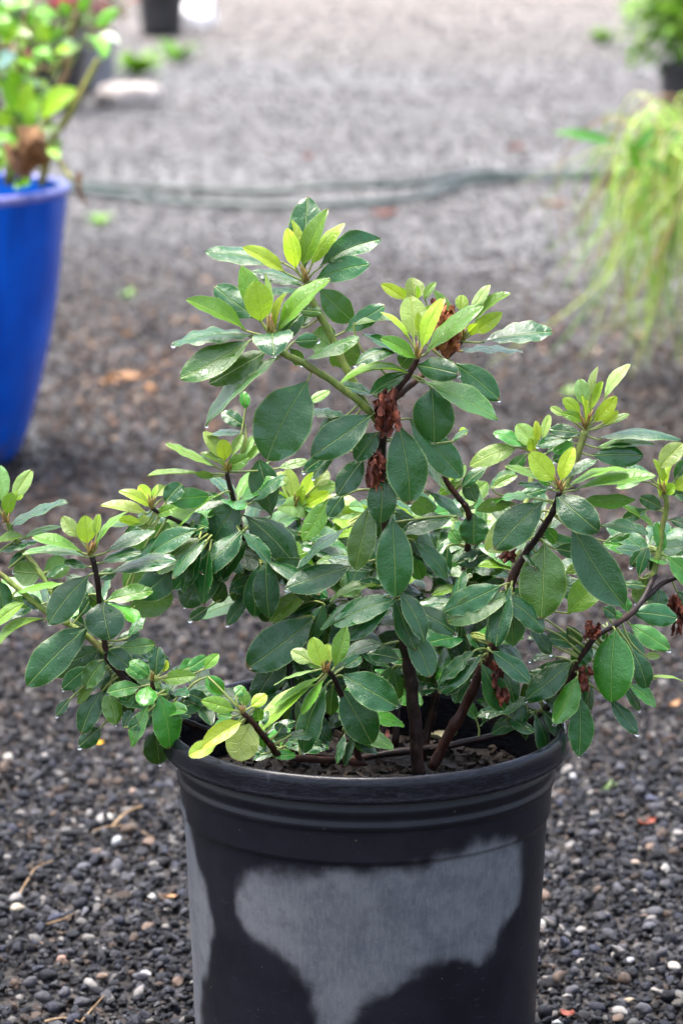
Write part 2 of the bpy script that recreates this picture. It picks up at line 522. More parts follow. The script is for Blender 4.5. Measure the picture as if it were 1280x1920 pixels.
# the pebbles nearest the camera that stand out singly
single = [pebble_mesh(40 + i, M['pebble_single']) for i in range(8)]
def put_pebble(p, r, c, rnd):
    ob = bpy.data.objects.new('pebble', rnd.choice(single))
    COL.objects.link(ob)
    ob.parent = ground
    ob.location = (p.x, p.y, ground_z(p.x, p.y) + r * 0.5 + 0.004)
    ob.scale = (r * rnd.uniform(0.9, 1.2), r * rnd.uniform(0.85, 1.1), r * rnd.uniform(0.75, 1.1))
    ob.rotation_euler = (rnd.gauss(0, 0.3), rnd.gauss(0, 0.3), rnd.uniform(0, 6.28))
    ob.color = (*c, 1)
rnd = random.Random(5)
for px, py, r, c in [(218, 1581, .0058, (.62, .64, .64)), (205, 1535, .0062, (.62, .6, .52)), (285, 1683, .0058, (.6, .58, .53)),
                     (272, 1828, .0075, (.5, .5, .5)), (117, 1800, .0065, (.5, .32, .25)), (35, 1704, .0072, (.6, .52, .4)),
                     (1135, 1720, .0055, (.65, .6, .5)), (1178, 1878, .0065, (.6, .48, .33)), (1178, 1806, .006, (.5, .5, .52)),
                     (1262, 1820, .0075, (.6, .56, .5)), (1192, 1630, .006, (.5, .4, .32)), (1060, 1460, .007, (.45, .42, .38)),
                     (1072, 1470, .006, (.6, .6, .6)), (15, 1422, .0085, (.6, .58, .5)), (85, 1420, .008, (.55, .5, .45)),
                     (250, 1488, .006, (.55, .4, .32)), (1010, 1735, .0065, (.6, .62, .6)), (1045, 1918, .007, (.6, .62, .6)),
                     (1245, 1640, .0065, (.5, .48, .44)), (1160, 1900, .008, (.45, .43, .4))]:
    put_pebble(G(px, py), r, tuple(q * 0.72 for q in c), rnd)
cs = pebble_colours(300, 0.08, 0.10)
k = 0
while k < 240:
    px, py = rnd.uniform(-60, 1340), rnd.uniform(1420, 1960)
    p = G(px, py)
    if math.hypot(p.x, p.y) < 0.125 or 345 < px < 1000: continue
    put_pebble(p, rnd.uniform(0.0055, 0.0095), tuple(cs[k] * 0.5), rnd)
    k += 1

# ------------------------------------------------------------------ main nursery pot
def sdist(poly, pts_):
    """signed distance to a polygon (positive inside)"""
    poly = np.asarray(poly, float); q = np.asarray(pts_, float)
    d = np.full(len(q), 1e9); inside = np.zeros(len(q), bool)
    for i in range(len(poly)):
        a_, b_ = poly[i], poly[(i + 1) % len(poly)]
        e = b_ - a_; w = q - a_
        tt = np.clip((w @ e) / (e @ e + 1e-12), 0, 1)
        d = np.minimum(d, np.hypot(*(w - tt[:, None] * e).T))
        c1 = (a_[1] > q[:, 1]) != (b_[1] > q[:, 1])
        with np.errstate(divide='ignore', invalid='ignore'):
            xi = (b_[0] - a_[0]) * (q[:, 1] - a_[1]) / (b_[1] - a_[1]) + a_[0]
        inside ^= c1 & (q[:, 0] < xi)
    return np.where(inside, d, -d)

t = NT('black_pot_plastic')
at = t.n.new('ShaderNodeAttribute'); at.attribute_name = 'dry'
o = t.coord()
mp = t.n.new('ShaderNodeMapping'); mp.inputs['Scale'].default_value = (1, 1, 0.22); t.l.new(o, mp.inputs[0])
edge = t.noise(70, 4, 0.6, o)
edge2 = t.noise(18, 3, 0.6, o)
e = t.math('ADD', at.outputs['Fac'], t.math('MULTIPLY', t.math('SUBTRACT', edge, 0.5), 0.010))
e = t.math('ADD', e, t.math('MULTIPLY', t.math('SUBTRACT', edge2, 0.5), 0.026))
dry = t.math('POWER', t.ss(e, -0.0055, 0.0075), 1.2)
streak = t.noise(420, 4, 0.7, mp.outputs[0])
speck = t.noise(420, 3, 0.75, o)
dust = t.noise(16, 5, 0.68, o)
blot = t.noise(60, 4, 0.7, o)
dcol = t.mix(t.ss(dust, 0.3, 0.7), (0.085, 0.090, 0.101), (0.138, 0.141, 0.149))
dcol = t.mix(t.ss(streak, 0.4, 0.75, 0.0, 0.7), dcol, (0.15, 0.152, 0.158))
dcol = t.mix(t.ss(speck, 0.55, 0.8, 0.0, 0.6), dcol, (0.19, 0.18, 0.168))
dcol = t.mix(t.ss(blot, 0.42, 0.72, 0.0, 0.55), dcol, (0.055, 0.058, 0.068))
rim_edge = t.ss(t.math('ABSOLUTE', t.math('SUBTRACT', e, 0.0035)), 0.0, 0.003, 1.0, 0.0)
dcol = t.mix(t.math('MULTIPLY', rim_edge, 0.12), dcol, (0.16, 0.16, 0.165))
wcol = t.mix(t.ss(dust, 0.3, 0.7), (0.007, 0.0073, 0.0105), (0.0125, 0.0128, 0.0175))
col = t.mix(dry, wcol, dcol)
dr = t.ss(t.noise(160, 1, 0.4, o), 0.70, 0.74)
mud = t.ss(t.noise(210, 2, 0.5, o), 0.735, 0.76)
col = t.mix(t.math('MULTIPLY', mud, 0.55), col, (0.16, 0.13, 0.10))
mps = t.n.new('ShaderNodeMapping'); mps.inputs['Scale'].default_value = (6, 6, 60); mps.inputs['Rotation'].default_value = (0.5, 0.3, 0); t.l.new(o, mps.inputs[0])
scr = t.ss(t.noise(14, 2, 0.5, mps.outputs[0]), 0.70, 0.74)
col = t.mix(t.math('MULTIPLY', scr, 0.16), col, (0.15, 0.15, 0.16))
b = t.bsdf(col, t.math('ADD', t.ss(dry, 0, 1, 0.30, 0.75), t.math('MULTIPLY', streak, 0.05)), 0.22,
           t.bump(t.math('ADD', t.math('ADD', streak, t.math('MULTIPLY', speck, 0.5)), t.math('MULTIPLY', dr, 1.0)), 0.18, 0.0006))
M['pot'] = t.done(b.outputs[0])

pot = tag(empty('nursery_pot', (0, 0, 0)), 'large black plastic nursery pot with pale dry patches, holding the azalea', 'pot')
def wob(a, z):
    f = max(0.0, (z - 0.1) / 0.17)
    return f * (0.006 * math.cos(2 * a + 0.5) + 0.004 * math.cos(3 * a + 1.0))
H = RIM_Z
wall = [(0.1150, 0.0), (0.1172, 0.004), (0.1188, 0.03)]
for i in range(24):
    z = 0.035 + (0.205 - 0.035) * i / 23
    wall.append((0.1178 + (0.1255 - 0.1178) * z / 0.205, z))
wall += [(0.1257, 0.2070), (0.1274, 0.2082), (0.1277, 0.2095)]
for i in range(8):
    wall.append((0.1277 + 0.0008 * i / 7, 0.2105 + 0.019 * i / 7))
wall += [(0.1287, 0.2303), (0.1302, 0.2314), (0.1305, 0.2345), (0.1290, 0.2362), (0.1291, 0.240), (0.1304, 0.2415), (0.1306, 0.2450), (0.1294, 0.2465), (0.1296, 0.2520)]
mb = MB(); mb.lathe(wall, 200, wob=wob)
body = mb.build('pot_wall', [M['pot']], pot)
# dry patches: outlines given as (angle, height) on the wall
def on_wall(px, py):
    r_ = ray(px, py); dx, dy = r_.x, r_.y
    rad = 0.123
    for _ in range(6):
        A_, B_, C_ = dx * dx + dy * dy, 2 * (CAM.x * dx + CAM.y * dy), CAM.x ** 2 + CAM.y ** 2 - rad * rad
        disc = max(B_ * B_ - 4 * A_ * C_, 0.0)
        p = CAM + r_ * ((-B_ - math.sqrt(disc)) / (2 * A_))
        rad = 0.1178 + (0.1255 - 0.1178) * p.z / 0.205
    return (math.atan2(p.x, -p.y) * 0.123, p.z)
center_patch = [(440, 1665), (470, 1640), (560, 1640), (690, 1632), (800, 1612), (880, 1580), (910, 1566), (960, 1562),
                (978, 1580), (978, 1640), (968, 1690), (945, 1730), (930, 1775), (900, 1800), (850, 1798), (800, 1815), (740, 1850),
                (700, 1870), (660, 1905), (640, 1960), (615, 1985), (600, 1930), (580, 1870), (545, 1810), (510, 1770),
                (455, 1740), (440, 1700)]
left_patch = [(300, 1440), (338, 1462), (354, 1520), (366, 1600), (388, 1660), (396, 1720), (392, 1800), (380, 1870), (374, 1990), (300, 2000)]
def patch(poly, extra=0.0):
    out = []
    for q in poly:
        a_, z_ = on_wall(*q)
        out.append((a_ - (0.06 if q[0] <= 300 else 0), z_))
    return out
vs_np = np.array([v.co[:] for v in body.data.vertices])
tz = np.stack([np.arctan2(vs_np[:, 0], -vs_np[:, 1]) * 0.123, vs_np[:, 2]], 1)
sd = np.maximum(sdist(patch(center_patch), tz), sdist(patch(left_patch), tz))
backp = [(0.25, 0.19), (0.36, 0.205), (0.37, 0.08), (0.31, 0.03), (0.26, 0.09)]
sd = np.maximum(sd, sdist(backp, tz))
at_ = body.data.attributes.new('dry', 'FLOAT', 'POINT')
at_.data.foreach_set('value', sd.astype(np.float32))
# rolled rim
t = NT('black_pot_rim')
o = t.coord()
mp = t.n.new('ShaderNodeMapping'); mp.inputs['Scale'].default_value = (0.15, 0.15, 1); t.l.new(o, mp.inputs[0])
st = t.noise(900, 3, 0.6, mp.outputs[0]); n = t.noise(30, 4, 0.6, o); sc_ = t.ss(t.noise(50, 4, 0.7, o), 0.62, 0.7)
col = t.mix(t.ss(st, 0.4, 0.75, 0, 0.8), (0.004, 0.0045, 0.007), (0.014, 0.016, 0.024))
col = t.mix(t.math('MULTIPLY', sc_, 0.3), col, (0.06, 0.06, 0.065))
b = t.bsdf(col, t.ss(n, 0.35, 0.65, 0.12, 0.26), 0.24, t.bump(t.math('ADD', st, t.math('MULTIPLY', n, 0.5)), 0.22, 0.0008))
M['pot_rim'] = t.done(b.outputs[0])
prof = [(0.1288, H - 0.0178), (0.1330, H - 0.0182), (0.1368, H - 0.0185), (0.1386, H - 0.0178), (0.1393, H - 0.0165), (0.1389, H - 0.0152), (0.1387, H - 0.0115),
        (0.1386, H - 0.006), (0.1380, H - 0.0028), (0.1368, H - 0.0008), (0.1352, H), (0.1334, H - 0.0006), (0.1318, H - 0.003), (0.1300, H - 0.008), (0.1275, H - 0.016)]
mb = MB(); mb.lathe(prof, 160, wob=wob)
mb.build('rim', [M['pot_rim']], pot)
prof = [(0.1275, H - 0.016), (0.1268, H - 0.03), (0.1262, H - 0.034), (0.1258, H - 0.05), (0.1240, H - 0.062), (0.1205, 0.17), (0.112, 0.06), (0.0, 0.055)]
mb = MB(); mb.lathe(prof, 120, wob=wob)
mb.build('inner_wall', [M['pot_rim']], pot)
mb = MB(); mb.lathe([(0.0, 0.003), (0.11, 0.003), (0.1119, 0.0)], 100)
mb.build('base', [M['pot_rim']], pot)
# soil
M['soil'] = simple('potting_soil', (0.008, 0.006, 0.004), (0.032, 0.022, 0.015), 90, 0.75, 0.3, 0.9, 0.006)
M['chip'] = simple('bark_chip', (0.006, 0.004, 0.003), (0.042, 0.026, 0.016), 90, 0.7, 0.3, 0.7, 0.002)
SOIL_Z = H - 0.048
mb = MB()
nr, na = 26, 72
vv = [(0, 0, SOIL_Z)]; ff = []
def soil_z(x, y):
    return SOIL_Z + 0.006 * mnoise.noise((x * 22, y * 22, 1.0)) + 0.004 * mnoise.noise((x * 70, y * 70, 2.0)) + 0.006 * (1 - (x * x + y * y) / 0.0169)
for j in range(1, nr + 1):
    for k in range(na):
        a_ = 2 * math.pi * k / na; r_ = 0.1250 * j / nr
        x, y = r_ * math.cos(a_), r_ * math.sin(a_)
        vv.append((x, y, soil_z(x, y)))
for k in range(na):
    ff.append((0, 1 + k, 1 + (k + 1) % na))
for j in range(nr - 1):
    for k in range(na):
        a0 = 1 + j * na + k; a1 = 1 + j * na + (k + 1) % na
        ff.append((a0, a0 + na, a1 + na, a1))
mb.add(vv, ff)
soil = mb.build('soil', [M['soil']], pot)
mb = MB()
for i in range(520):
    a_ = rnd.uniform(0, 6.283); r_ = 0.122 * math.sqrt(rnd.random())
    c = Vector((r_ * math.cos(a_), r_ * math.sin(a_), 0)); c.z = soil_z(c.x, c.y) + 0.0015
    L_, W_, T_ = rnd.uniform(0.0015, 0.007), rnd.uniform(0.001, 0.003), rnd.uniform(0.0008, 0.002)
    rot = Matrix.Rotation(rnd.uniform(0, 6.28), 3, 'Z') @ Matrix.Rotation(rnd.gauss(0, 0.35), 3, 'X') @ Matrix.Rotation(rnd.gauss(0, 0.35), 3, 'Y')
    vs_ = []
    for sx in (-1, 1):
        for sy in (-1, 1):
            for sz in (-1, 1):
                vs_.append(c + rot @ Vector((sx * L_ * rnd.uniform(.6, 1), sy * W_ * rnd.uniform(.5, 1), sz * T_)))
    mb.add(vs_, [(0, 1, 3, 2), (4, 6, 7, 5), (0, 4, 5, 1), (2, 3, 7, 6), (0, 2, 6, 4), (1, 5, 7, 3)])
tag(mb.build('bark_mulch', [M['chip']], soil, sm=False), kind='stuff')

# ------------------------------------------------------------------ leaf builder
KIND = {   # base colour, width / length, nominal length (m), shape exponent (where widest), material
    'm': ((0.007, 0.070, 0.012), 0.42, 0.052, 1.28, 'leaf'),
    'g': ((0.035, 0.190, 0.013), 0.46, 0.046, 1.15, 'leaf'),
    'h': ((0.110, 0.250, 0.020), 0.40, 0.044, 1.10, 'leaf_young'),
    'y': ((0.300, 0.450, 0.035), 0.40, 0.036, 1.05, 'leaf_young'),
    'l': ((0.260, 0.390, 0.110), 0.40, 0.036, 1.10, 'leaf_young'),
}

def leaf_mesh(B, T, W, n, kind, arch=0.06, fold=0.12, seed=0, attach=None, hairs=True, expo=1.2, tipw=0.75, nt=18, nx=10, petr=0.0007, bend=0.0):
    rl = random.Random(seed)
    B, T = Vector(B), Vector(T)
    ax = (T - B); L = ax.length; a = ax / L
    n = (n - a * n.dot(a)).normalized()
    s = a.cross(n).normalized()
    verts, faces, uv1, uv2, mi = [], [], [], [], []
    tw = rl.uniform(-0.42, 0.42)
    wave = rl.uniform(0.015, 0.06); wf = rl.uniform(2.0, 4.0); wp = rl.uniform(0, 6.28)
    side = rl.uniform(-0.035, 0.035) * L
    asym = rl.uniform(-0.05, 0.05)
    curl = rl.uniform(-0.34, 0.10)
    if kind in 'hyl': wave *= 0.4
    nz = Vector((rl.uniform(0, 99), rl.uniform(0, 99), 0)); und = rl.uniform(0.012, 0.035) * L; tipd = rl.uniform(-0.01, 0.10)
    def hw(t):
        t = min(max(t, 0.0), 1.0)
        q = math.sin(math.pi * t ** expo)
        w_ = max(q, 0.0) ** tipw
        return 0.5 * W * (w_ * min(1.0, 0.35 + t * 3.0))
    ts = [0.5 * (1 - math.cos(math.pi * i / nt)) * 0.8 + 0.2 * i / nt for i in range(nt + 1)]
    def pt(t, u):
        c = B + a * (L * t) + n * (arch * L * 4 * t * (1 - t)) + s * (side * math.sin(math.pi * t))
        h = hw(t)
        d = abs(u)
        ang = tw * (t - 0.3)
        sx = s * math.cos(ang) + n * math.sin(ang)
        nn = n * math.cos(ang) - s * math.sin(ang)
        off = fold * d * h + curl * d * d * h + wave * W * d * d * math.sin(wf * 6.28 * t + wp + (1.7 if u > 0 else 0)) * (1 if 0.1 < t < 0.92 else 0.3)
        off += und * mnoise.noise(nz + Vector((t * 2.6, u * 1.2, 0))) * (0.3 + d) - tipd * L * t ** 3
        return c + sx * (u * h * (1 + asym * (1 if u > 0 else -1))) + nn * off
    for i, t_ in enumerate(ts):
        for j in range(nx + 1):
            u = -1 + 2 * j / nx
            verts.append(pt(t_, u))
            uv1.append(((u + 1) / 2, t_)); uv2.append((u * hw(t_) * 100, t_ * L * 100))
    for i in range(nt):
        for j in range(nx):
            a0 = i * (nx + 1) + j
            faces.append((a0, a0 + 1, a0 + nx + 2, a0 + nx + 1)); mi.append(0)
    nb = len(verts)
    if attach is not None and (Vector(attach) - B).length > 0.0008:
        A_ = Vector(attach)
        d = (B - A_).length
        c1 = A_.lerp(B, 0.5) + (B - a * d * 0.5 - A_.lerp(B, 0.5)) * 0.22
        pp = spline([A_, c1, B + a * 0.001 - n * 0.0004, B + a * 0.004 - n * 0.0003], 4)
        mbt = MB(); mbt.tube(pp, [petr * (1.25 - 0.5 * k / (len(pp) - 1)) for k in range(len(pp))], 6)
        for v in mbt.v:
            verts.append(Vector(v)); uv1.append((0.5, 0)); uv2.append((0, 0))
        for f in mbt.f:
            faces.append(tuple(q + nb for q in f)); mi.append(1)
    if hairs:
        nh = int(L * 1500)
        for k in range(nh):
            t_ = rl.uniform(0.06, 0.99); sg = rl.choice((-1, 1))
            p0 = pt(t_, sg * 0.99)
            tan = (pt(min(t_ + 0.02, 1), sg) - pt(t_ - 0.02, sg)).normalized()
            outw = (pt(t_, sg) - pt(t_, 0.0))
            outw = outw.normalized() if outw.length > 1e-6 else a
            dr = (outw + tan * rl.uniform(0.1, 0.9) + n * rl.uniform(-0.3, 0.4)).normalized()
            ln = rl.uniform(0.0005, 0.0012)
            i0 = len(verts)
            verts += [p0 - tan * 0.00008, p0 + tan * 0.00008, p0 + dr * ln]
            uv1 += [(0.5, 0)] * 3; uv2 += [(0, 0)] * 3
            faces.append((i0, i0 + 1, i0 + 2)); mi.append(2)
    me = bpy.data.meshes.new('leaf')
    me.from_pydata([v[:] for v in verts], [], faces)
    u1 = me.uv_layers.new(name='leaf'); u2 = me.uv_layers.new(name='leaf_cm')
    li = np.zeros(len(me.loops), np.int32); me.loops.foreach_get('vertex_index', li)
    u1.data.foreach_set('uv', np.array(uv1, np.float32)[li].ravel())
    u2.data.foreach_set('uv', np.array(uv2, np.float32)[li].ravel())
    for m_ in (M['leaf'], M['petiole'], M['hair']): me.materials.append(m_)
    me.polygons.foreach_set('material_index', mi)
    smooth(me)
    return me, pt

def orient(B, T, appw, W, flip=False):
    """leaf normal so that a blade of true width W shows an apparent width appw from the front"""
    a = (T - B).normalized()
    view = (CAM - (B + T) * 0.5).normalized()
    e1 = (view - a * view.dot(a))
    e1 = e1.normalized() if e1.length > 1e-4 else Vector((0, 0, 1))
    e2 = a.cross(e1)
    c = min(1.0, appw / W); th = math.acos(c)
    o1 = e1 * (math.cos(th) * (-1 if flip else 1)) + e2 * math.sin(th)
    o2 = e1 * (math.cos(th) * (-1 if flip else 1)) - e2 * math.sin(th)
    return o1 if o1.z > o2.z else o2

def vary(c, rl, k=0.18):
    f = math.exp(rl.gauss(0, k)); h = rl.gauss(0, 0.10)
    return (c[0] * f * (1 + h), c[1] * f, c[2] * f * (1 - h), 1)

# ------------------------------------------------------------------ azalea
azalea = tag(empty('azalea_plant', (0, 0, SOIL_Z)),
             'wet evergreen azalea with dark leaves, lime shoot tips and withered flowers', 'azalea')
TILE = {'A': (300, 350, 3.2), 'B': (640, 500, 3.048), 'C': (0, 700, 2.595), 'D': (380, 800, 2.667), 'E': (800, 680, 2.527), 'F': (0, 0, 1.0)}

BR = {}
def branch(name, pts_, r0, r1, mat, n=8):
    """pts: photo pixel x, y and depth Y (m)"""
    w = [P(*p) for p in pts_]
    sp_ = spline(w, 10)
    N = len(sp_)
    for i in range(1, N - 1):
        sp_[i] = sp_[i] + Vector((mnoise.noise(sp_[i] * 60), mnoise.noise(sp_[i] * 60 + Vector((9, 0, 0))), 0)) * 0.0012
    rad = [(r0 + (r1 - r0) * i / (N - 1)) * (1 + 0.10 * mnoise.noise(sp_[i] * 120)) for i in range(N)]
    rb = random.Random(name)
    for q in range(max(2, N // 5)):
        k_ = rb.randrange(1, N - 1); rad[k_] *= rb.uniform(1.06, 1.22)
    mb = MB(); mb.tube(sp_, rad, 12)
    o = mb.build('branch', [M[mat]], azalea)
    BR[name] = (sp_, [proj(p) for p in sp_], o, rad)

branch('S1', [(785, 1452, -.028), (777, 1350, -.030), (765, 1240, -.032), (752, 1150, -.034), (742, 1080, -.034), (726, 1000, -.034), (714, 900, -.034), (717, 810, -.034)], .0047, .0032, 'bark')
branch('S1b', [(716, 815, -.034), (738, 745, -.034), (765, 705, -.036), (782, 672, -.038)], .0025, .0019, 'bark_red')
branch('A1', [(712, 795, -.034), (690, 765, -.028), (650, 690, -.020), (605, 600, -.014), (585, 560, -.014), (574, 530, -.014)], .0026, .0021, 'stem_green')
branch('A2', [(714, 800, -.034), (690, 768, -.044), (630, 720, -.052), (570, 682, -.056), (530, 660, -.058), (512, 632, -.058)], .0026, .0022, 'stem_green')
branch('B2', [(735, 750, -.034), (790, 705, -.018), (845, 662, -.006), (864, 640, -.002)], .0024, .0018, 'bark_red')
branch('S2', [(808, 1440, -.02), (860, 1345, -.022), (905, 1250, -.024), (938, 1170, -.026), (962, 1080, -.026), (985, 1040, -.026)], .0037, .0028, 'bark_red')
branch('S2b', [(962, 1085, -.026), (985, 1035, -.026), (1012, 1000, -.028), (1036, 955, -.032), (1047, 922, -.034)], .0025, .0021, 'bark')
branch('E1', [(1010, 1005, -.026), (1040, 950, -.004), (1062, 900, .012), (1080, 860, .016), (1097, 808, .018)], .0028, .0024, 'stem_green')
branch('E2', [(962, 1080, -.022), (975, 1000, .02), (990, 920, .05), (999, 855, .062)], .0026, .0018, 'stem_green')
branch('S3', [(790, 1425, .03), (818, 1300, .036), (836, 1190, .04), (858, 1110, .044), (874, 1045, .046), (878, 965, .045), (858, 930, .044), (838, 905, .044), (830, 880, .044)], .0028, .0018, 'bark_red')
branch('S4', [(640, 1428, .0), (730, 1412, .0), (850, 1396, .006), (960, 1368, .008), (1030, 1322, .004), (1075, 1260, -.004), (1110, 1200, -.01), (1150, 1172, -.002), (1195, 1138, .02), (1228, 1080, .045)], .0026, .0019, 'bark')
branch('E4', [(1224, 1085, .045), (1232, 1040, .05), (1240, 995, .054), (1248, 950, .055), (1244, 925, .055)], .0022, .0018, 'stem_green')
branch('E5', [(1205, 1125, .03), (1245, 1092, .05), (1290, 1075, .06)], .002, .0016, 'bark')
branch('S5', [(680, 1430, -.03), (600, 1424, -.05), (530, 1418, -.075), (506, 1396, -.085), (475, 1355, -.092), (455, 1336, -.095)], .0026, .0018, 'bark_red')
branch('S6', [(650, 1425, .01), (520, 1400, .005), (400, 1372, -.004), (330, 1345, -.014), (270, 1305, -.022), (215, 1250, -.024), (199, 1220, -.026), (190, 1140, -.03), (178, 1065, -.034), (173, 1043, -.034)], .0027, .0018, 'bark')
branch('C0', [(199, 1225, -.026), (150, 1183, -.02), (90, 1150, -.012), (30, 1100, -.004), (-15, 1062, .0)], .0022, .0017, 'stem_green')
branch('C3', [(128, 1172, -.018), (95, 1105, .0), (60, 1052, .012), (30, 1010, .018), (14, 980, .02)], .002, .0017, 'stem_green')
branch('C4', [(330, 1345, -.014), (300, 1320, -.036), (288, 1295, -.044), (285, 1276, -.046)], .0018, .0015, 'bark_red')
branch('S7', [(560, 1405, .03), (548, 1290, .045), (528, 1170, .055), (505, 1100, .055), (470, 1040, .052), (448, 975, .05), (436, 930, .048), (426, 885, .046)], .0024, .0016, 'bark')
branch('C2', [(490, 1075, .054), (420, 1030, .045), (350, 985, .035), (300, 962, .03), (285, 952, .03)], .0017, .0014, 'bark')
branch('S8', [(600, 1405, .06), (588, 1220, .085), (570, 1080, .095), (558, 985, .098), (554, 945, .098)], .003, .0018, 'stem_green')
branch('S9', [(672, 1430, -.03), (664, 1385, -.04), (645, 1320, -.06), (628, 1275, -.07), (612, 1254, -.074)], .0024, .0016, 'bark')
branch('S10', [(700, 1415, .01), (722, 1365, .02), (738, 1320, .03), (742, 1250, .04)], .0022, .0012, 'bark_red')
branch('S11', [(690, 1400, .05), (680, 1250, .07), (660, 1130, .08), (640, 1040, .085), (632, 1000, .085)], .0028, .0018, 'bark_red')
branch('S12', [(740, 1400, .05), (750, 1200, .08), (770, 1060, .09), (790, 980, .09)], .0026, .0016, 'bark_red')

LEAVES = []
NL = [0]
RL = random.Random(21)
def add_leaf(bp, tp, wpx, kind, branches, dt=None, off=0.0, flip=False, fold=None, arch=None, scale=None, base_y=None):
    """bp, tp: base and tip pixel; wpx: width seen; dt: tip depth minus base depth (cm); off: base depth offset (cm)"""
    col, ratio, nom, expo, mat = KIND[kind]
    best = None
    for bn in branches:
        sp_, pr, ob, rad = BR[bn]
        for i in range(len(sp_) // 3 if len(branches) == 1 and len(sp_) > 30 and False else 0, len(sp_)):
            d = (pr[i][0] - bp[0]) ** 2 + (pr[i][1] - bp[1]) ** 2
            if best is None or d < best[0]: best = (d, sp_[i], ob)
    A_ = best[1]
    Y0 = (A_.y if base_y is None else base_y) + off * 0.01
    B = P(bp[0], bp[1], Y0)
    s = (Y0 - CAM.y) / FPX * 1.02
    lpx = math.hypot(tp[0] - bp[0], tp[1] - bp[1])
    l = lpx * s
    if dt is None:
        f = math.sqrt(max(0.0, nom * nom - l * l)) * 0.75
        d = -f if tp[1] > bp[1] - 0.25 * lpx else f * 0.6
        if RL.random() < 0.12: d = -d
    else:
        d = dt * 0.01
    T = P(tp[0] + 0.05 * (tp[0] - bp[0]), tp[1] + 0.05 * (tp[1] - bp[1]), Y0 + d)
    L = (T - B).length
    aw = wpx * s * (1.04 if kind in 'mg' else 0.98)
    W = max(aw * 1.02, min(ratio * L, 0.027))
    n = orient(B, T, aw, W, flip)
    NL[0] += 1
    if fold is None: fold = RL.uniform(0.02, 0.20) if kind in 'mg' else RL.uniform(0.15, 0.42)
    if arch is None: arch = RL.uniform(0.0, 0.08)
    tipw_ = RL.uniform(0.54, 0.74)
    if aw / L > 0.55: tipw_, expo = 0.56, 1.12
    me, pt = leaf_mesh(B, T, W, n, kind, arch=arch, fold=fold, seed=NL[0], attach=A_, expo=expo + RL.uniform(-.08, .08), tipw=tipw_)
    me.materials[0] = M[mat]
    o = link('leaf', me, best[2])
    o.color = vary(col, RL, 0.20)
    if kind == 'm' and RL.random() < 0.10:
        o.color = vary((0.045, 0.13, 0.016), RL, 0.2)
    LEAVES.append((o, pt, kind, B, T))
    return o

def leaves(tile, branches, txt, base_off=0.0):
    ox, oy, sc = TILE[tile]
    for line in txt.strip().splitlines():
        for item in line.split(';'):
            w = item.split()
            if not w: continue
            bx, by, tx, ty, wd = map(float, w[:5])
            kw = {}
            kind = w[5]
            for e in w[6:]:
                if e == 'f': kw['flip'] = True
                elif e[0] == 'd': kw['dt'] = float(e[1:])
                elif e[0] == 'o': kw['off'] = float(e[1:])
                elif e[0] == 'k': kw['fold'] = float(e[1:])
                elif e[0] == 'a': kw['arch'] = float(e[1:])
            kw['off'] = kw.get('off', 0) + base_off
            add_leaf((ox + bx / sc, oy + by / sc), (ox + tx / sc, oy + ty / sc), wd / sc, kind, branches, **kw)

leaves('A', ['A1'], '''
865 500 885 75 190 m d1.2 o0.6; 850 480 985 145 120 h d-0.6; 815 492 772 265 105 y d-0.4 o-0.2; 825 420 800 208 62 y d0.6
905 470 1078 220 85 y d-0.3; 752 515 510 370 85 y d-1.0 k.4; 745 455 295 395 105 m d0.3 o0.3 k.3; 945 492 1305 318 140 m d0.5 k.3
928 562 1242 470 140 m d-1.5; 955 610 1145 795 160 m d0.6 o0.6; 860 592 560 512 80 m d1 o0.5; 830 617 620 622 45 m d-1
1060 985 925 880 170 g f d1.0 o0.4; 1040 950 1165 1060 190 g f d0.8 o0.5; 850 850 900 735 60 m d1 o0.6
820 740 962 750 70 m d-1 o0.4; 1100 872 1330 715 110 m d-0.4
''')
leaves('A', ['A2'], '''
590 775 500 487 140 h d0.5; 605 815 570 580 172 y d-0.6 o-0.3; 520 865 180 680 95 h d-0.8 k.35; 645 800 628 535 58 l d0.5 o.3
692 845 742 642 56 y d-0.4; 700 870 1007 565 125 h d-0.4 k.35; 600 800 335 600 165 m d1.2 o0.5; 565 895 95 930 90 m d-0.4 k.3
555 915 140 1130 165 m d-1.4 o-.3; 655 975 305 1160 145 m d-0.5 o0.3; 720 1015 295 1415 100 m d-1.2 k.35; 688 900 685 1005 230 m d-3.0 a.25 o-.3
715 930 840 770 115 m d0.5; 850 1052 1168 898 55 m d-0.8; 800 930 952 920 90 m d1.5 o.6; 775 965 850 1060 80 m d1 o.5
885 1165 650 1615 335 m d-1.2 k.02 a.05
''')
leaves('A', ['S1', 'A2'], '''
1280 1362 925 1610 205 m d-1.6 o-.8; 1150 1385 890 1352 55 m d-.4; 1100 1385 958 1450 55 m d.5
1020 1600 865 1705 75 m d0 o.6; 1060 1580 920 1740 80 m d.6 o.8
''')
leaves('B', ['S1b', 'S1'], '''
412 410 390 178 155 l d0.9 o.5; 455 475 562 188 88 y d-0.5 o-.3; 440 380 436 265 50 y d0 o.1; 385 405 230 262 38 y d-.4
475 500 772 213 95 h d-0.5 k.35; 430 522 130 393 62 m d.8 o.3 k.3; 425 525 235 412 80 h d-1.0 o-.2 k.35; 425 565 657 612 130 m d-2.0 a.12
440 650 872 862 125 m d-.8; 515 690 528 992 228 m d-.6 o.2 k.03; 330 482 95 552 75 m d-1 a.14 o.3; 400 612 -5 662 52 h d-.8 a.12
392 602 175 722 80 m d-.5 o.3; 212 742 -20 678 55 m d-.3 o.4; 412 495 335 572 100 m d1 o.9; 440 420 470 260 60 y d.6 o.4
''')
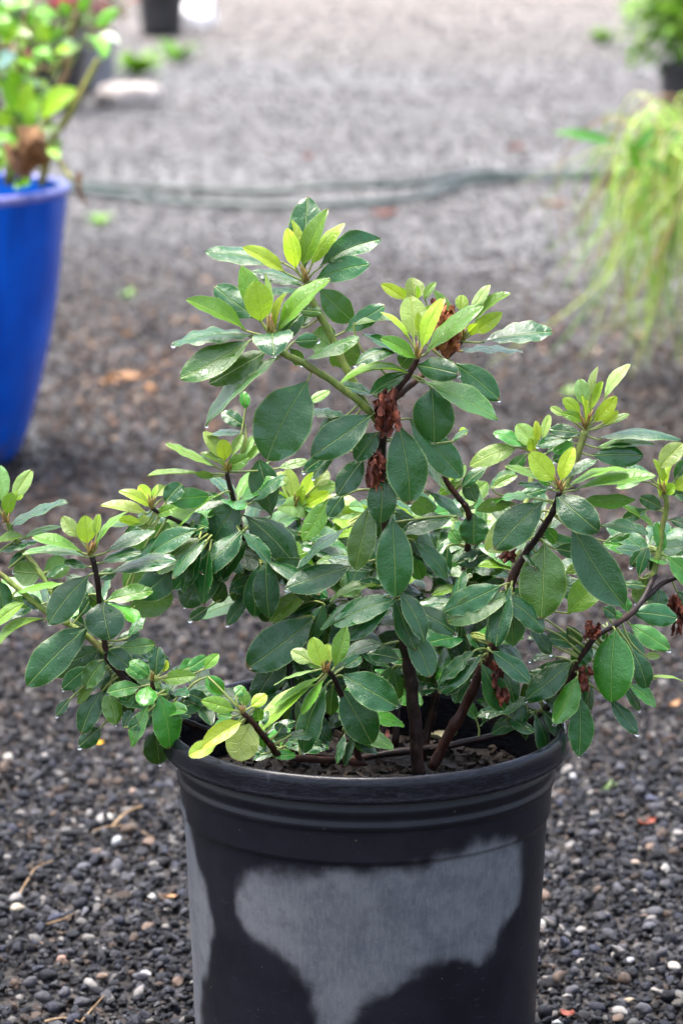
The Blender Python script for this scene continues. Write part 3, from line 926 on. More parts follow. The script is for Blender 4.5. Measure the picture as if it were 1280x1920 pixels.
leaves('B', ['B2'], '''
365 190 232 104 70 y d0 o-.6; 412 210 402 68 115 l d.6; 470 190 532 94 48 l d-.3; 352 190 330 122 55 y d-.5; 432 190 430 112 30 y d-.4
640 285 535 142 58 h d.4; 742 260 833 104 68 l d.3; 690 262 688 163 76 y d.5 o.3; 760 312 945 148 58 h d-.3 k.45; 752 382 907 268 95 y d-.6
722 385 772 332 62 y d-1; 785 432 1190 372 100 m d.3 k.25; 660 482 1017 452 52 m d1 o.4; 632 545 892 748 150 m d-1; 60 332 312 300 42 l d.5 o.4
430 330 505 225 55 y d.4 o.2; 690 440 640 300 60 l d.8 o.5
''')
leaves('B', ['S1'], '''
208 945 82 1098 122 m d-.5 o-1.0; 325 890 402 1332 232 m d-1.4 o-1.2 k.02; 385 862 675 1188 172 m d-.4 o.2; 130 1090 -20 1292 135 m d-1 o-.6
235 1180 222 1452 165 m d-.8 o-1.2; 350 1010 610 1290 60 m d.5 o.5; 630 1000 716 930 28 g d.5; 380 1330 520 1400 110 g f d.5 o1
480 1280 690 1420 60 m d.6 o.5; 305 1400 420 1560 110 m d.4 o.8
''')
leaves('D', ['S1'], '''
625 360 505 560 105 h d-.6 o.4; 705 342 630 445 80 m d-.4 o.2; 745 490 475 688 58 m d-.8; 755 695 430 802 128 m d-1.2 o-.3
838 380 762 702 138 m d-.8 o-.6; 945 445 962 832 180 m d-1.2 o-1.2 k.04; 892 792 645 878 52 h d-.8 a.14; 962 882 603 1002 75 m d-1 a.14
912 1085 698 1162 70 m d-.6 a.1; 992 1165 830 1130 85 m d.5; 1035 905 1256 1025 112 m d-.8; 1022 1010 1132 1242 128 m d-1.2 o-.2
1062 900 1092 1050 90 l f d.4 o.5; 1048 560 1216 750 82 m d-.5 a.1; 1280 445 1000 525 90 m d-.6; 1050 650 1090 760 80 g d.8 o.6
1000 1180 880 1330 90 m d.6 o.8; 930 800 790 780 60 m d-.6 o.3; 880 720 640 660 70 m d.6 o.8; 870 690 780 560 60 m d.8 o.8
1010 1000 1060 860 70 m d.8 o.6; 950 1200 975 1362 88 m d.5 o.5
''')
leaves('D', ['S9'], '''
602 1205 548 1062 98 y d.3; 660 1205 715 1008 90 h d.3; 545 1180 448 1118 80 l d.6 o.2; 562 1217 365 1287 20 l d-.6; 582 1252 365 1395 42 h d-1
572 1282 290 1527 75 y d-1.2 k.3; 612 1252 495 1425 48 h d-1.2 k.3; 622 1282 492 1607 128 m d-1.2; 692 1240 957 1392 165 m d-1; 692 1310 842 1575 180 m d-.4 o.3
652 1290 642 1440 80 m d.4 o.4; 790 1480 822 1622 110 g d0 o.6; 640 1180 620 1090 60 y d.6 o.2; 700 1205 790 1150 60 m d.8 o.3; 590 1210 520 1160 60 h d.5 o.2
''')
leaves('D', ['S5'], '''
162 1420 0 1372 84 y d-.6; 196 1472 5 1592 98 y d-1 o-.2; 240 1482 172 1662 175 l d-.6 k.05; 70 1590 -65 1640 88 y d0 o.3; 240 1402 316 1342 68 y d.4
215 1402 200 1320 62 h d.3; 165 1345 205 1298 60 g d.6; 20 1242 100 1332 70 g d.4 o.6; 150 1450 80 1440 70 g d.6 o.2; 270 1400 290 1470 60 g d.6
340 1502 318 1425 78 m d.6 o.4; 375 1532 402 1488 70 m d.4; 445 1535 358 1562 50 m d.3; 350 1650 462 1640 50 g d.3; 300 1640 240 1600 50 m d.5
500 1545 600 1590 40 m d.5 o.4; 280 1530 310 1600 50 g d.3; 180 1500 60 1490 80 g d1 o.5; 400 1560 560 1530 45 m d.6
''')
leaves('D', ['S7'], '''
186 370 25 622 168 m d-.8 o-.3; 208 440 462 692 190 m d-.8 o-.3 k.05; 345 455 285 180 150 m d.6 o.4; 240 382 392 240 55 m d-.4; 220 690 160 870 90 m d.4
240 830 125 982 72 m d-.4; 235 700 195 855 92 m d.6 o.4; 300 770 260 940 100 g f d.4 o.8; 60 640 20 850 150 m d-.3; 340 700 250 660 70 m d-.5
520 820 345 972 98 h d-.8 o-1; 610 880 530 1072 88 m d-.4 o-2; 565 950 240 1197 200 m d-1.6 o-2.5 k.03; 330 800 350 950 80 m d.5 o.6; 330 720 450 745 60 g f d.3
90 640 -10 690 70 m d.6 o.5; 280 900 330 970 60 m d.5 o.6; 90 760 70 880 90 m d.3; 30 900 -60 960 60 m d-.4
''')
leaves('A', ['S7'], '''
345 1682 50 1548 48 h d-.5; 245 1722 -60 1732 38 h d-.5; 385 1640 270 1475 88 l d.5 o.3; 390 1645 372 1520 92 y d-.3; 430 1622 492 1488 58 l d.3
400 1682 527 1625 95 h d-.5; 525 1478 270 1475 48 m d.6 o.5; 520 1442 378 1350 88 m d.6 o.6; 515 1335 502 1232 62 g d.4 o.8; 440 1660 600 1560 70 h d.3 o.3
330 1740 220 1722 50 h d-.4; 480 1640 560 1500 60 l d.4 o.3; 890 1300 1012 1230 58 l d.3 o2; 400 1690 250 1600 50 h d.5; 700 1690 880 1645 55 h d.4 o2
''')
leaves('D', ['S8'], '''
445 402 320 320 60 y d-.4; 462 385 425 218 92 l d.4; 492 385 565 228 92 y d.4; 512 392 625 330 70 y d-.3; 452 405 375 405 50 l d-.5; 480 400 500 300 50 y d-.4
430 440 350 500 60 g d-.5; 520 420 600 470 60 l d-.6; 560 300 620 220 90 l d.5; 410 300 380 230 80 l d.5; 500 470 560 560 60 g d-.5; 600 500 540 620 80 g d-.3
450 480 400 590 70 g d-.3; 640 600 530 640 80 g f d.3; 560 330 660 290 80 l d.2; 620 640 620 540 60 l d.3; 500 440 700 400 70 h d.3
''')
leaves('C', ['S6'], '''
425 832 412 698 98 y d.1; 388 802 306 700 75 l d.4; 470 792 482 688 42 y d.3; 460 862 602 668 34 h d.1; 402 872 168 793 52 h d-.4
432 892 128 858 42 m d-.3 k.3; 440 942 318 918 38 m d-.6; 512 872 737 755 62 m d.2; 482 922 682 878 58 m d-.6; 532 972 846 905 72 m d-.4
436 978 246 1205 148 m d-.9 o-.2; 495 1108 532 1285 188 m d-1.4 k.03; 440 1220 148 1507 168 m d-1.2
512 1390 418 1522 100 m d-.2; 522 1342 632 1432 98 m d-.5; 572 1335 750 1318 78 m d.6; 500 1540 398 1745 112 m d-.4; 522 1542 562 1702 95 m d-.8
542 1482 622 1642 98 m d.5; 440 1422 308 1532 90 m d.4; 462 1482 378 1602 60 h d.4; 345 1580 278 1662 48 m d-.4; 492 1722 388 1812 88 m d.2
620 1290 700 1190 40 m d.6; 560 1300 680 1260 50 m d.4; 430 1080 500 1140 70 m d.8 o.4; 480 1000 560 960 60 m d.6
''')
leaves('C', ['C2', 'S7'], '''
590 1102 812 742 188 g f d1 o-.5; 632 1140 832 1085 150 g f d1 o-.4; 882 918 682 1080 148 m d-1 o-.8; 1062 870 902 1125 178 m d-.8 o-.8
752 652 594 568 58 y d-.4; 735 612 680 548 60 y d.3; 746 615 766 545 26 y d.2; 722 682 500 637 64 l d-.3; 692 742 578 708 48 y d-.5; 802 632 882 540 88 m d.3
790 610 1005 598 100 g d.6 o.6; 752 692 852 650 58 h d-.4; 740 742 508 738 38 m d-.3; 702 765 700 690 70 l d.3; 1062 590 798 812 68 h d-.6 o-.8 k.3
822 862 972 810 40 m d.3; 760 600 800 550 60 l d.5 o.4; 940 870 840 960 80 g f d.5; 960 800 880 760 60 m d-.5; 1000 700 940 740 60 m d.5
''')
leaves('C', ['C3'], '''
12 622 -2 455 100 l d.4; 62 622 152 478 78 l d.3; 30 692 60 585 70 h d-.3; 75 620 105 570 50 y d.1; 30 762 315 630 48 m d-.3; -10 640 -50 500 80 y d.3
115 802 320 748 38 h d.3; -10 872 172 808 48 m d-.5; -30 825 105 788 38 h d-.6; 40 950 132 868 55 m d.5; 205 972 78 962 120 g f d.8; 212 972 335 925 108 g f d.8
216 1006 322 930 28 m d.3
''')
leaves('C', ['C0', 'S6'], '''
312 1022 95 1052 38 h d.4; -12 1000 22 1152 108 m d-.5; 132 1112 -30 1225 68 h d-.5; 232 1192 -30 1358 46 h d-.8 a.12; 260 1130 300 1020 60 m d.5; 200 1150 120 1080 70 m d.6
380 1190 440 1100 50 m d.3; 60 1090 160 1130 60 g f d.4; 300 1200 420 1130 50 g d.4
''')
leaves('C', ['C4'], '''
732 1472 638 1400 70 g d.2; 722 1482 618 1440 48 g d-.2; 692 1522 532 1552 74 g d-.8; 722 1520 702 1612 100 g d-1.6; 780 1492 942 1470 78 h d-.6
760 1472 772 1338 80 m d.4; 790 1455 812 1398 50 y d.2; 775 1560 832 1815 142 g d-.6 o-.3 k.05; 726 1612 638 1805 78 g d-.8; 762 1730 780 1897 142 m d.2 o.2
905 1442 1002 1380 60 g d.4; 992 1442 1062 1368 60 h d.3; 1002 1472 1082 1562 78 g d-.4; 862 1640 982 1590 88 m d.5 o.4; 660 1560 620 1600 50 m d.5; 870 1450 960 1420 90 g d.4
900 1550 1010 1600 70 m d.4 o.4; 600 1730 640 1640 50 m d.4 o.3
''')
leaves('E', ['E1'], '''
742 205 724 82 76 l d.2; 770 165 802 25 40 l d.2; 770 232 822 93 48 y d-.2; 838 175 947 8 54 l d.2; 790 282 892 165 70 y d-.5; 727 242 648 173 62 y d-.3
742 282 643 240 48 h d-.6; 830 292 902 232 50 y d-.2; 862 292 952 242 34 l d.1; 652 252 587 212 38 l d.3; 802 362 1178 328 44 m d-.3; 742 342 583 318 58 m d.4
692 350 528 388 54 m d.2; 772 440 1012 438 115 m d-.6; 800 402 1062 380 48 h d.3; 720 420 600 460 70 m d.5; 700 380 600 420 60 g d.3; 760 300 740 160 40 y d-.2
''')
leaves('E', ['E2'], '''
510 402 428 298 90 l d.3; 502 422 492 358 60 y d-.3; 520 382 520 280 40 y d.1; 545 362 577 252 44 l d.2; 470 402 318 335 58 g d.2; 432 398 213 485 94 l d-.4 k.05
560 432 682 362 50 m d.3; 470 430 380 520 60 g d-.4; 580 470 680 420 60 g d.3; 520 500 580 580 60 g d-.3; 430 500 300 580 50 g d-.3; 300 600 420 530 50 h d.3; 420 640 560 600 60 m d.4
''')
leaves('E', ['S2b'], '''
606 562 490 433 110 y d-.2; 632 562 690 408 74 y d.1; 652 552 792 458 48 m d.2; 592 572 380 488 30 h d-.2; 600 602 440 573 25 m d-.5; 662 592 937 500 38 h d.2
692 602 1067 540 58 h d-.4 k.3; 732 652 977 648 70 g f d-.3; 610 625 802 792 150 m d-1.8 a.1; 556 650 328 872 168 m d-1; 550 700 288 880 165 l d-.3 o.6; 520 642 318 652 40 g d.4
422 668 243 692 64 g f d.6; 682 762 922 1132 188 m d-1 k.04; 556 852 540 1198 218 m d-1.2 o-.5 k.06; 812 770 1037 805 60 m d-.5; 848 850 962 800 50 g d.4; 600 880 718 900 70 m d.5
650 1000 752 940 58 y d.6; 660 1192 832 1010 148 h d.8 o1.2; 780 690 700 740 40 m d.5; 560 780 610 850 60 g d.6
''')
leaves('E', ['S3'], '''
235 662 190 560 78 m d.3; 292 488 170 582 56 m d-.3; 222 712 220 858 140 m d-.5; 302 902 150 945 88 m d-.6; 100 862 82 1012 60 m d-.3; 342 992 180 1052 60 m d.3
372 1030 258 1082 70 m d-.2; 372 1102 352 1222 88 m d-.5; 160 1062 28 1102 48 h d-.4; 282 1122 142 1202 60 m d-.3; 322 1240 193 1292 98 m d-.3; 170 560 60 620 60 h d.3
80 560 130 500 60 y d.3; 90 540 60 430 50 y d.2; 110 570 180 490 50 l d.2; 150 330 190 320 40 y d.2; 170 1000 90 960 60 g d.4; 130 1200 210 1360 60 m d.3; 60 1380 180 1370 80 g d.4
110 1500 170 1600 70 m d.2; 80 1420 10 1560 80 m d.4; 190 1380 290 1480 90 g f d.3; 160 860 110 800 60 g d.5; 40 1340 130 1440 60 h d.5
''')
leaves('E', ['S4'], '''
890 1265 872 1592 195 g d-1 o-.6 k.05; 958 1238 1142 1352 90 g d-.6; 930 1202 878 1190 40 g d-.6; 950 1182 942 1118 50 g d.2; 972 1362 1042 1542 98 m d-.4; 715 1480 608 1702 110 g d-.8 o-1.2
720 1560 720 1852 125 m d-.6 o-1.4 k.05; 862 1590 996 1745 78 m d-.5; 950 1522 1082 1622 68 g d.2; 830 1160 892 1202 58 m d.2; 1060 1490 1230 1512 15 y d.2; 1030 1392 1102 1390 40 l d.2
470 1182 582 1372 58 m d-.4; 502 1240 368 1272 48 m d.3; 540 1302 702 1332 70 m d.2; 780 1332 690 1422 100 m d.3; 690 1412 478 1590 130 m d-.6 o-.4; 600 1320 480 1300 40 m d.3
620 1390 490 1400 40 m d.3; 345 1402 412 1602 88 m d-.5 o-1; 660 1250 730 1330 70 m d.4; 620 1480 560 1440 70 m d.4; 960 1180 1178 1205 108 m d.5 o.4; 920 1500 1010 1640 50 m d.4
600 1500 480 1470 60 m d.3; 240 1700 150 1580 60 g d.3; 360 1650 240 1600 40 m d.3
''')
leaves('E', ['E4', 'E5'], '''
1100 500 1205 388 98 l d.4; 1130 572 1080 460 40 y d-.2; 1160 602 1290 525 78 y d-.3; 1080 562 950 490 38 m d.3; 1112 692 1012 640 68 m d-.3; 1090 800 928 680 30 h d-.3
1050 692 930 742 58 m d.4; 1140 742 1290 792 60 m d-.3; 1130 912 1290 1062 108 g d-.5; 1042 1062 935 1045 40 m d-.3; 1090 1062 1092 1168 98 m d-.6; 1040 1000 990 1130 80 m f d.3
1000 1020 1040 880 60 m d.4; 1100 640 1160 480 50 y d.3; 1170 560 1230 460 70 m d.3; 1150 620 1290 640 60 m d-.4; 1120 900 1090 760 60 g d.4; 1180 1080 1290 1180 80 m d-.3
1020 880 960 960 60 m d.4; 1120 620 1170 580 60 y d-.4; 1030 560 900 590 50 g d.5
''')

# inner shoots seen between the main branches
def rosette(bn, px, py, Y, k, size, kinds, rs):
    rr = random.Random(rs)
    a0 = rr.uniform(0, 6.28)
    if kinds == 'm':
        for i in range(k):
            a_ = rr.uniform(-1.25, 1.25)
            ln = size * rr.uniform(1.0, 1.5)
            bx_, by_ = px + rr.uniform(-14, 14), py + rr.uniform(-25, 15)
            add_leaf((bx_, by_), (bx_ + math.sin(a_) * ln, by_ + math.cos(a_) * ln * .85), ln * rr.uniform(.22, .42), 'm', [bn],
                     dt=rr.uniform(-1.6, .8), base_y=Y)
        return
    for i in range(k):
        a_ = a0 + 6.283 * i / k + rr.uniform(-.3, .3)
        ln = size * rr.uniform(0.95, 1.45)
        tilt = rr.uniform(-0.5, 0.7)
        dx = math.cos(a_) * ln; dyd = math.sin(a_)
        ty = py - tilt * ln * 0.6 + dyd * ln * 0.35
        kd = rr.choice(kinds)
        if kd == 'g' and rr.random() < .55: kd = 'm'
        add_leaf((px + dx * 0.08, py + rr.uniform(-3, 3)), (px + dx * math.cos(tilt), ty), ln * rr.uniform(0.18, 0.36), kd, [bn],
                 dt=-dyd * ln * 0.030, base_y=Y)
for i, (bn, px, py, Y, k, size, kinds) in enumerate([
        ('S11', 632, 1002, .085, 7, 80, 'hgy'), ('S11', 645, 1070, .08, 6, 100, 'gm'), ('S11', 668, 1170, .075, 6, 100, 'mg'),
        ('S8', 566, 1050, .095, 6, 90, 'gmh'), ('S8', 580, 1150, .09, 6, 95, 'm'), ('S12', 790, 980, .09, 7, 85, 'ghy'),
        ('S12', 775, 1050, .09, 6, 100, 'gm'), ('S12', 752, 1180, .08, 6, 100, 'm'), ('S7', 500, 1090, .055, 5, 95, 'mg'),
        ('S3', 836, 1190, .045, 5, 90, 'mg'), ('S10', 742, 1255, .04, 5, 80, 'mg'), ('S2', 930, 1190, .03, 5, 85, 'm'),
        ('S4', 1085, 1240, .02, 6, 90, 'm'), ('S7', 540, 1240, .05, 5, 90, 'm'), ('S6', 215, 1255, -.01, 5, 80, 'm'), ('S11', 682, 1270, .07, 5, 90, 'm'),
        ('C2', 330, 985, .055, 7, 95, 'gmh'), ('C2', 400, 1030, .06, 7, 100, 'mg'), ('S7', 470, 1010, .075, 7, 100, 'mgh'), ('S7', 520, 1130, .075, 6, 100, 'mg'),
        ('S8', 600, 960, .11, 8, 90, 'lyh'), ('S11', 690, 960, .10, 8, 90, 'lgh'), ('S12', 850, 960, .10, 7, 90, 'hgl'), ('S3', 900, 1010, .07, 6, 90, 'mg'),
        ('S2', 1010, 1075, .03, 7, 95, 'mgh'), ('E4', 1210, 1030, .075, 6, 90, 'mg'), ('S6', 200, 1215, .01, 7, 90, 'm'), ('C4', 320, 1300, -.005, 6, 75, 'mg'),
        ('S2', 900, 1130, .04, 6, 95, 'mg'), ('S12', 800, 1110, .08, 7, 100, 'mg'), ('S11', 620, 1150, .06, 6, 100, 'm'), ('S8', 570, 1000, .08, 6, 95, 'gm'),
        ('S4', 1150, 1190, .03, 6, 85, 'm'), ('S1', 735, 1010, -.005, 6, 105, 'm'), ('S1', 715, 930, -.005, 5, 100, 'm'), ('S5', 530, 1400, -.03, 6, 60, 'mg'),
        ('S3', 830, 1255, .03, 7, 85, 'mg'), ('S2', 905, 1240, -.04, 6, 80, 'm'), ('S2', 880, 1190, .02, 6, 90, 'mg'), ('S4', 1010, 1325, .0, 6, 75, 'm'),
        ('S10', 735, 1300, .03, 6, 80, 'mg'), ('S9', 660, 1330, -.03, 6, 80, 'mg'), ('S7', 545, 1310, .04, 6, 85, 'm'), ('C4', 370, 1310, .0, 7, 75, 'mg'),
        ('S6', 230, 1270, -.005, 6, 80, 'm'), ('S6', 190, 1130, .0, 6, 80, 'mg'), ('S7', 440, 940, .06, 7, 95, 'mgh'), ('C2', 370, 1000, .03, 6, 90, 'm'),
        ('S2', 950, 1120, -.045, 6, 95, 'm'), ('S2b', 1000, 1010, .0, 6, 95, 'mg'), ('S3', 870, 1060, .05, 6, 85, 'mg'), ('E4', 1235, 1050, .07, 6, 85, 'mg'),
        ('S4', 1130, 1230, .0, 6, 80, 'm'), ('S8', 600, 1080, .07, 7, 95, 'gm'), ('S11', 660, 1040, .05, 7, 95, 'mg'), ('S12', 810, 1050, .06, 7, 90, 'mgh'),
        ('S11', 700, 1230, .05, 6, 90, 'm'), ('S8', 590, 1210, .06, 6, 90, 'm'), ('C0', 90, 1130, .02, 6, 80, 'gm'), ('S7', 500, 1060, .03, 6, 90, 'm'), ('C2', 380, 1015, .01, 6, 85, 'm'), ('S7', 460, 1000, .02, 5, 85, 'm'), ('S6', 300, 1330, -.03, 6, 65, 'gm'), ('S9', 655, 1370, -.045, 5, 60, 'm'), ('S5', 490, 1385, -.06, 6, 55, 'gm'), ('S1', 740, 1110, -.05, 5, 90, 'm'), ('S3', 850, 1140, .02, 6, 80, 'm'), ('S4', 960, 1330, .0, 5, 55, 'm')]):
    rosette(bn, px, py, Y, k, size, kinds, 50 + i)

# buds at the shoot tips
def bud(px, py, Y, bn, n=4, s=1.0, seed=0):
    rr = random.Random(seed)
    mb = MB()
    c = P(px, py, Y)
    for i in range(n):
        d = Vector((rr.uniform(-.5, .5), rr.uniform(-.5, .3), 1)).normalized()
        L_ = rr.uniform(0.006, 0.011) * s
        b0 = c + Vector((rr.uniform(-.002, .002), rr.uniform(-.002, .001), rr.uniform(-.003, .001))) * s
        mb.tube([b0, b0 + d * L_ * .3, b0 + d * L_ * .7, b0 + d * L_], [.0007 * s, .0010 * s, .0007 * s, .0001], 6)
    mb.build('bud', [M['bud']], BR[bn][2])
for i, (x, y, Y, bn, s) in enumerate([(572, 522, -.017, 'A1', 1.1), (510, 622, -.062, 'A2', 1.2), (783, 664, -.041, 'S1b', 1), (866, 632, -.006, 'B2', 1),
                                      (1048, 914, -.037, 'S2b', 1.1), (1097, 800, .014, 'E1', 1.2), (172, 1035, -.037, 'S6', 1), (612, 1254, -.078, 'S9', .9),
                                      (284, 950, .027, 'C2', 1), (426, 882, .043, 'S7', 1), (554, 943, .095, 'S8', 1), (285, 1273, -.049, 'C4', .7),
                                      (455, 1334, -.098, 'S5', .6), (12, 975, .017, 'C3', 1), (1245, 920, .052, 'E4', 1), (999, 852, .06, 'E2', .9)]):
    bud(x, y, Y, bn, 5, s, 300 + i)

# withered flowers
def dried_flower(px, py, Y, wpx, hpx, bn, mat, seed, n=9):
    n = int(n * 1.7)
    rr = random.Random(seed)
    s = (Y - CAM.y) / FPX
    c = P(px, py, Y); w, h = wpx * s / 2, hpx * s / 2
    mb = MB()
    for i in range(n):
        b0 = c + Vector((rr.uniform(-.6, .6) * w, rr.uniform(-.6, .6) * w, rr.uniform(-.2, .95) * h))
        e0 = b0 + Vector((rr.uniform(-.7, .7) * w, rr.uniform(-.8, .4) * w, -rr.uniform(.5, 1.1) * h))
        a_ = e0 - b0
        s1 = a_.cross(Vector((rr.gauss(0, 1), rr.gauss(0, 1), rr.gauss(0, 1)))).normalized()
        s2 = a_.cross(s1).normalized()
        W_ = min(w, h) * rr.uniform(.30, .62)
        vs_, fs = [], []
        NU, NV = 6, 8
        off = Vector((rr.uniform(0, 50),) * 3)
        for v in range(NV + 1):
            tt = v / NV
            hw_ = W_ * (0.3 + 0.9 * math.sin(math.pi * min(1, tt * 0.75 + .1)))
            for u in range(NU + 1):
                uu = 2 * u / NU - 1
                p = b0 + a_ * tt + s1 * (uu * hw_ * .7) + s2 * (hw_ * (0.45 * math.cos(uu * 2.2)))
                q = p * 420 + off
                p = p + Vector((mnoise.noise(q), mnoise.noise(q + Vector((7, 3, 1))), mnoise.noise(q + Vector((1, 9, 4))))) * W_ * .75
                vs_.append(p)
        for v in range(NV):
            for u in range(NU):
                k0 = v * (NU + 1) + u
                fs.append((k0, k0 + 1, k0 + NU + 2, k0 + NU + 1))
        mb.add(vs_, fs)
    mb.build('dried_flower', [M[mat]], BR[bn][2])
dried_flower(730, 770, -.050, 52, 95, 'S1', 'dead', 1, 12)
dried_flower(703, 872, -.050, 40, 78, 'S1', 'dead', 2, 9)
dried_flower(834, 622, -.020, 52, 118, 'B2', 'dead_pale', 3, 11)
dried_flower(812, 570, -.004, 18, 26, 'B2', 'dead', 13, 5)
dried_flower(960, 1042, -.034, 46, 24, 'S2', 'dead', 4, 6)
dried_flower(930, 1262, -.036, 34, 60, 'S2', 'dead', 5, 7)
dried_flower(938, 1300, -.038, 30, 50, 'S2', 'dead', 6, 6)
dried_flower(1112, 1178, -.02, 36, 42, 'S4', 'dead', 7, 7)
dried_flower(1096, 1270, -.014, 30, 56, 'S4', 'dead', 8, 7)
dried_flower(1268, 1150, .045, 34, 90, 'E5', 'dead', 9, 8)
dried_flower(845, 1150, .03, 16, 34, 'S3', 'dead', 10, 4)
dried_flower(706, 905, -.048, 22, 30, 'S1', 'dead_pale', 12, 5)

# water drops hanging at leaf tips and lying on blades
def drop_mesh():
    bm = bmesh.new(); bmesh.ops.create_icosphere(bm, subdivisions=2, radius=1.0)
    me_ = bpy.data.meshes.new('water_drop'); bm.to_mesh(me_); bm.free(); smooth(me_)
    me_.materials.append(M['water'])
    return me_
DM = drop_mesh()
rr = random.Random(77)
nd = 0
for (o, pt, kind, B, T) in LEAVES:
    if nd > 120: break
    par = o.parent
    if kind in 'mg' and T.z < B.z and rr.random() < 0.36:
        p = pt(0.985, 0) + Vector((0, 0, -0.0006)); r_ = rr.uniform(.0010, .0019)
        sc3 = (r_, r_, r_ * 1.15)
    elif kind in 'mg' and rr.random() < 0.25:
        p = pt(rr.uniform(.3, .85), rr.uniform(-.6, .6)); r_ = rr.uniform(.0006, .0012); sc3 = (r_, r_, r_ * .7)
    else: continue
    d = bpy.data.objects.new('water_drop', DM); COL.objects.link(d)
    d.parent = par
    d.location = p - (par.location + azalea.location)
    d.scale = sc3
    nd += 1

# ------------------------------------------------------------------ background: shared builders
t = NT('foliage_soft')
at = t.n.new('ShaderNodeAttribute'); at.attribute_name = 'lc'
o = t.coord(); n = t.noise(60, 3, 0.6, o)
col = t.mix(t.ss(n, 0.3, 0.7), t.mix(1.0, at.outputs['Color'], (0.7, 0.72, 0.7), 'MULTIPLY'), at.outputs['Color'])
b = t.bsdf(col, 0.4, 0.5, t.bump(n, 0.3, 0.002))
tr = t.n.new('ShaderNodeBsdfTranslucent'); t.l.new(t.mix(1.0, col, (1.5, 1.4, 0.8), 'MULTIPLY'), tr.inputs['Color'])
m = t.n.new('ShaderNodeMixShader'); m.inputs[0].default_value = 0.3
t.l.new(b.outputs[0], m.inputs[1]); t.l.new(tr.outputs[0], m.inputs[2])
M['foliage'] = t.done(m.outputs[0])

class Foliage:
    def __init__(s):
        s.v, s.f, s.c = [], [], []
    def strip(s, pts_, widths, nrm, col, fold=0.15):
        o = len(s.v)
        for i, p in enumerate(pts_):
            tn = (pts_[min(i + 1, len(pts_) - 1)] - pts_[max(i - 1, 0)]).normalized()
            sd_ = tn.cross(nrm); sd_ = sd_.normalized() if sd_.length > 1e-4 else Vector((1, 0, 0))
            nn = sd_.cross(tn)
            s.v += [(p - sd_ * widths[i] + nn * widths[i] * fold)[:], p[:], (p + sd_ * widths[i] + nn * widths[i] * fold)[:]]
            s.c += [col] * 3
        for i in range(len(pts_) - 1):
            for k in range(2):
                a_ = o + i * 3 + k
                s.f.append((a_, a_ + 1, a_ + 4, a_ + 3))
    def leaf(s, B, T, W, nrm, col, arch=0.08):
        B, T = Vector(B), Vector(T)
        L_ = (T - B).length
        ts_ = [0, .15, .35, .55, .75, .9, 1]
        s.strip([B.lerp(T, q) + nrm * (arch * L_ * 4 * q * (1 - q)) for q in ts_],
                [W * .5 * max(0.02, math.sin(math.pi * q ** 1.1)) ** .75 for q in ts_], nrm, col)
    def build(s, name, parent, mat='foliage'):
        me_ = bpy.data.meshes.new(name)
        me_.from_pydata(s.v, [], s.f)
        ca = me_.color_attributes.new('lc', 'FLOAT_COLOR', 'POINT')
        ca.data.foreach_set('color', np.array([(*c, 1) if len(c) == 3 else c for c in s.c], np.float32).ravel())
        smooth(me_)
        me_.materials.append(M[mat])
        return link(name, me_, parent)

def rv(c, rr, k=0.25):
    f = math.exp(rr.gauss(0, k)); h = rr.gauss(0, .08)
    return (c[0] * f * (1 + h), c[1] * f, c[2] * f * (1 - h))

def crown(fo, c, rx, ry, rz, n, lw, cols, rr, shell=0.45):
    """leaves spread through an uneven ellipsoid, pointing outwards"""
    for i in range(n):
        d = Vector((rr.gauss(0, 1), rr.gauss(0, 1), rr.gauss(0, 1))).normalized()
        lump = 1 + 0.35 * mnoise.noise(d * 2.3 + Vector((c.x * 9, c.y, 0)))
        q = (shell + (1 - shell) * rr.random()) * lump
        p = c + Vector((d.x * rx, d.y * ry, d.z * rz)) * q
        dr = (d + Vector((rr.gauss(0, .5), rr.gauss(0, .5), rr.gauss(0, .5) - .1))).normalized()
        L_ = lw * rr.uniform(.7, 1.3)
        nn = (Vector((0, 0, 1)) + Vector((rr.gauss(0, .5), rr.gauss(0, .5), 0)) + d * .4)
        nn = (nn - dr * nn.dot(dr)).normalized()
        fo.leaf(p, p + dr * L_, L_ * .45, nn, rv(rr.choice(cols), rr))

M['pot_black'] = simple('black_plastic', (0.012, 0.012, 0.014), (0.028, 0.028, 0.032), 30, 0.4, 0.45, 0.2)
M['pot_grey'] = simple('grey_plastic', (0.15, 0.15, 0.17), (0.22, 0.22, 0.24), 30, 0.5, 0.4, 0.2)
M['stem_brown'] = stem_material('woody_stem', (0.14, 0.08, 0.04), (0.26, 0.16, 0.08), (0.33, 0.24, 0.12), 120)
M['stem_yellow'] = stem_material('yellow_stem', (0.22, 0.24, 0.05), (0.32, 0.30, 0.09), (0.30, 0.18, 0.08), 120)
M['dry_leaf'] = simple('dry_leaf', (0.20, 0.10, 0.045), (0.38, 0.21, 0.10), 60, 0.65, 0.3, 0.6, 0.002)
M['red_leaf'] = simple('red_dry_leaf', (0.16, 0.035, 0.02), (0.26, 0.08, 0.05), 80, 0.6, 0.3, 0.6, 0.002)

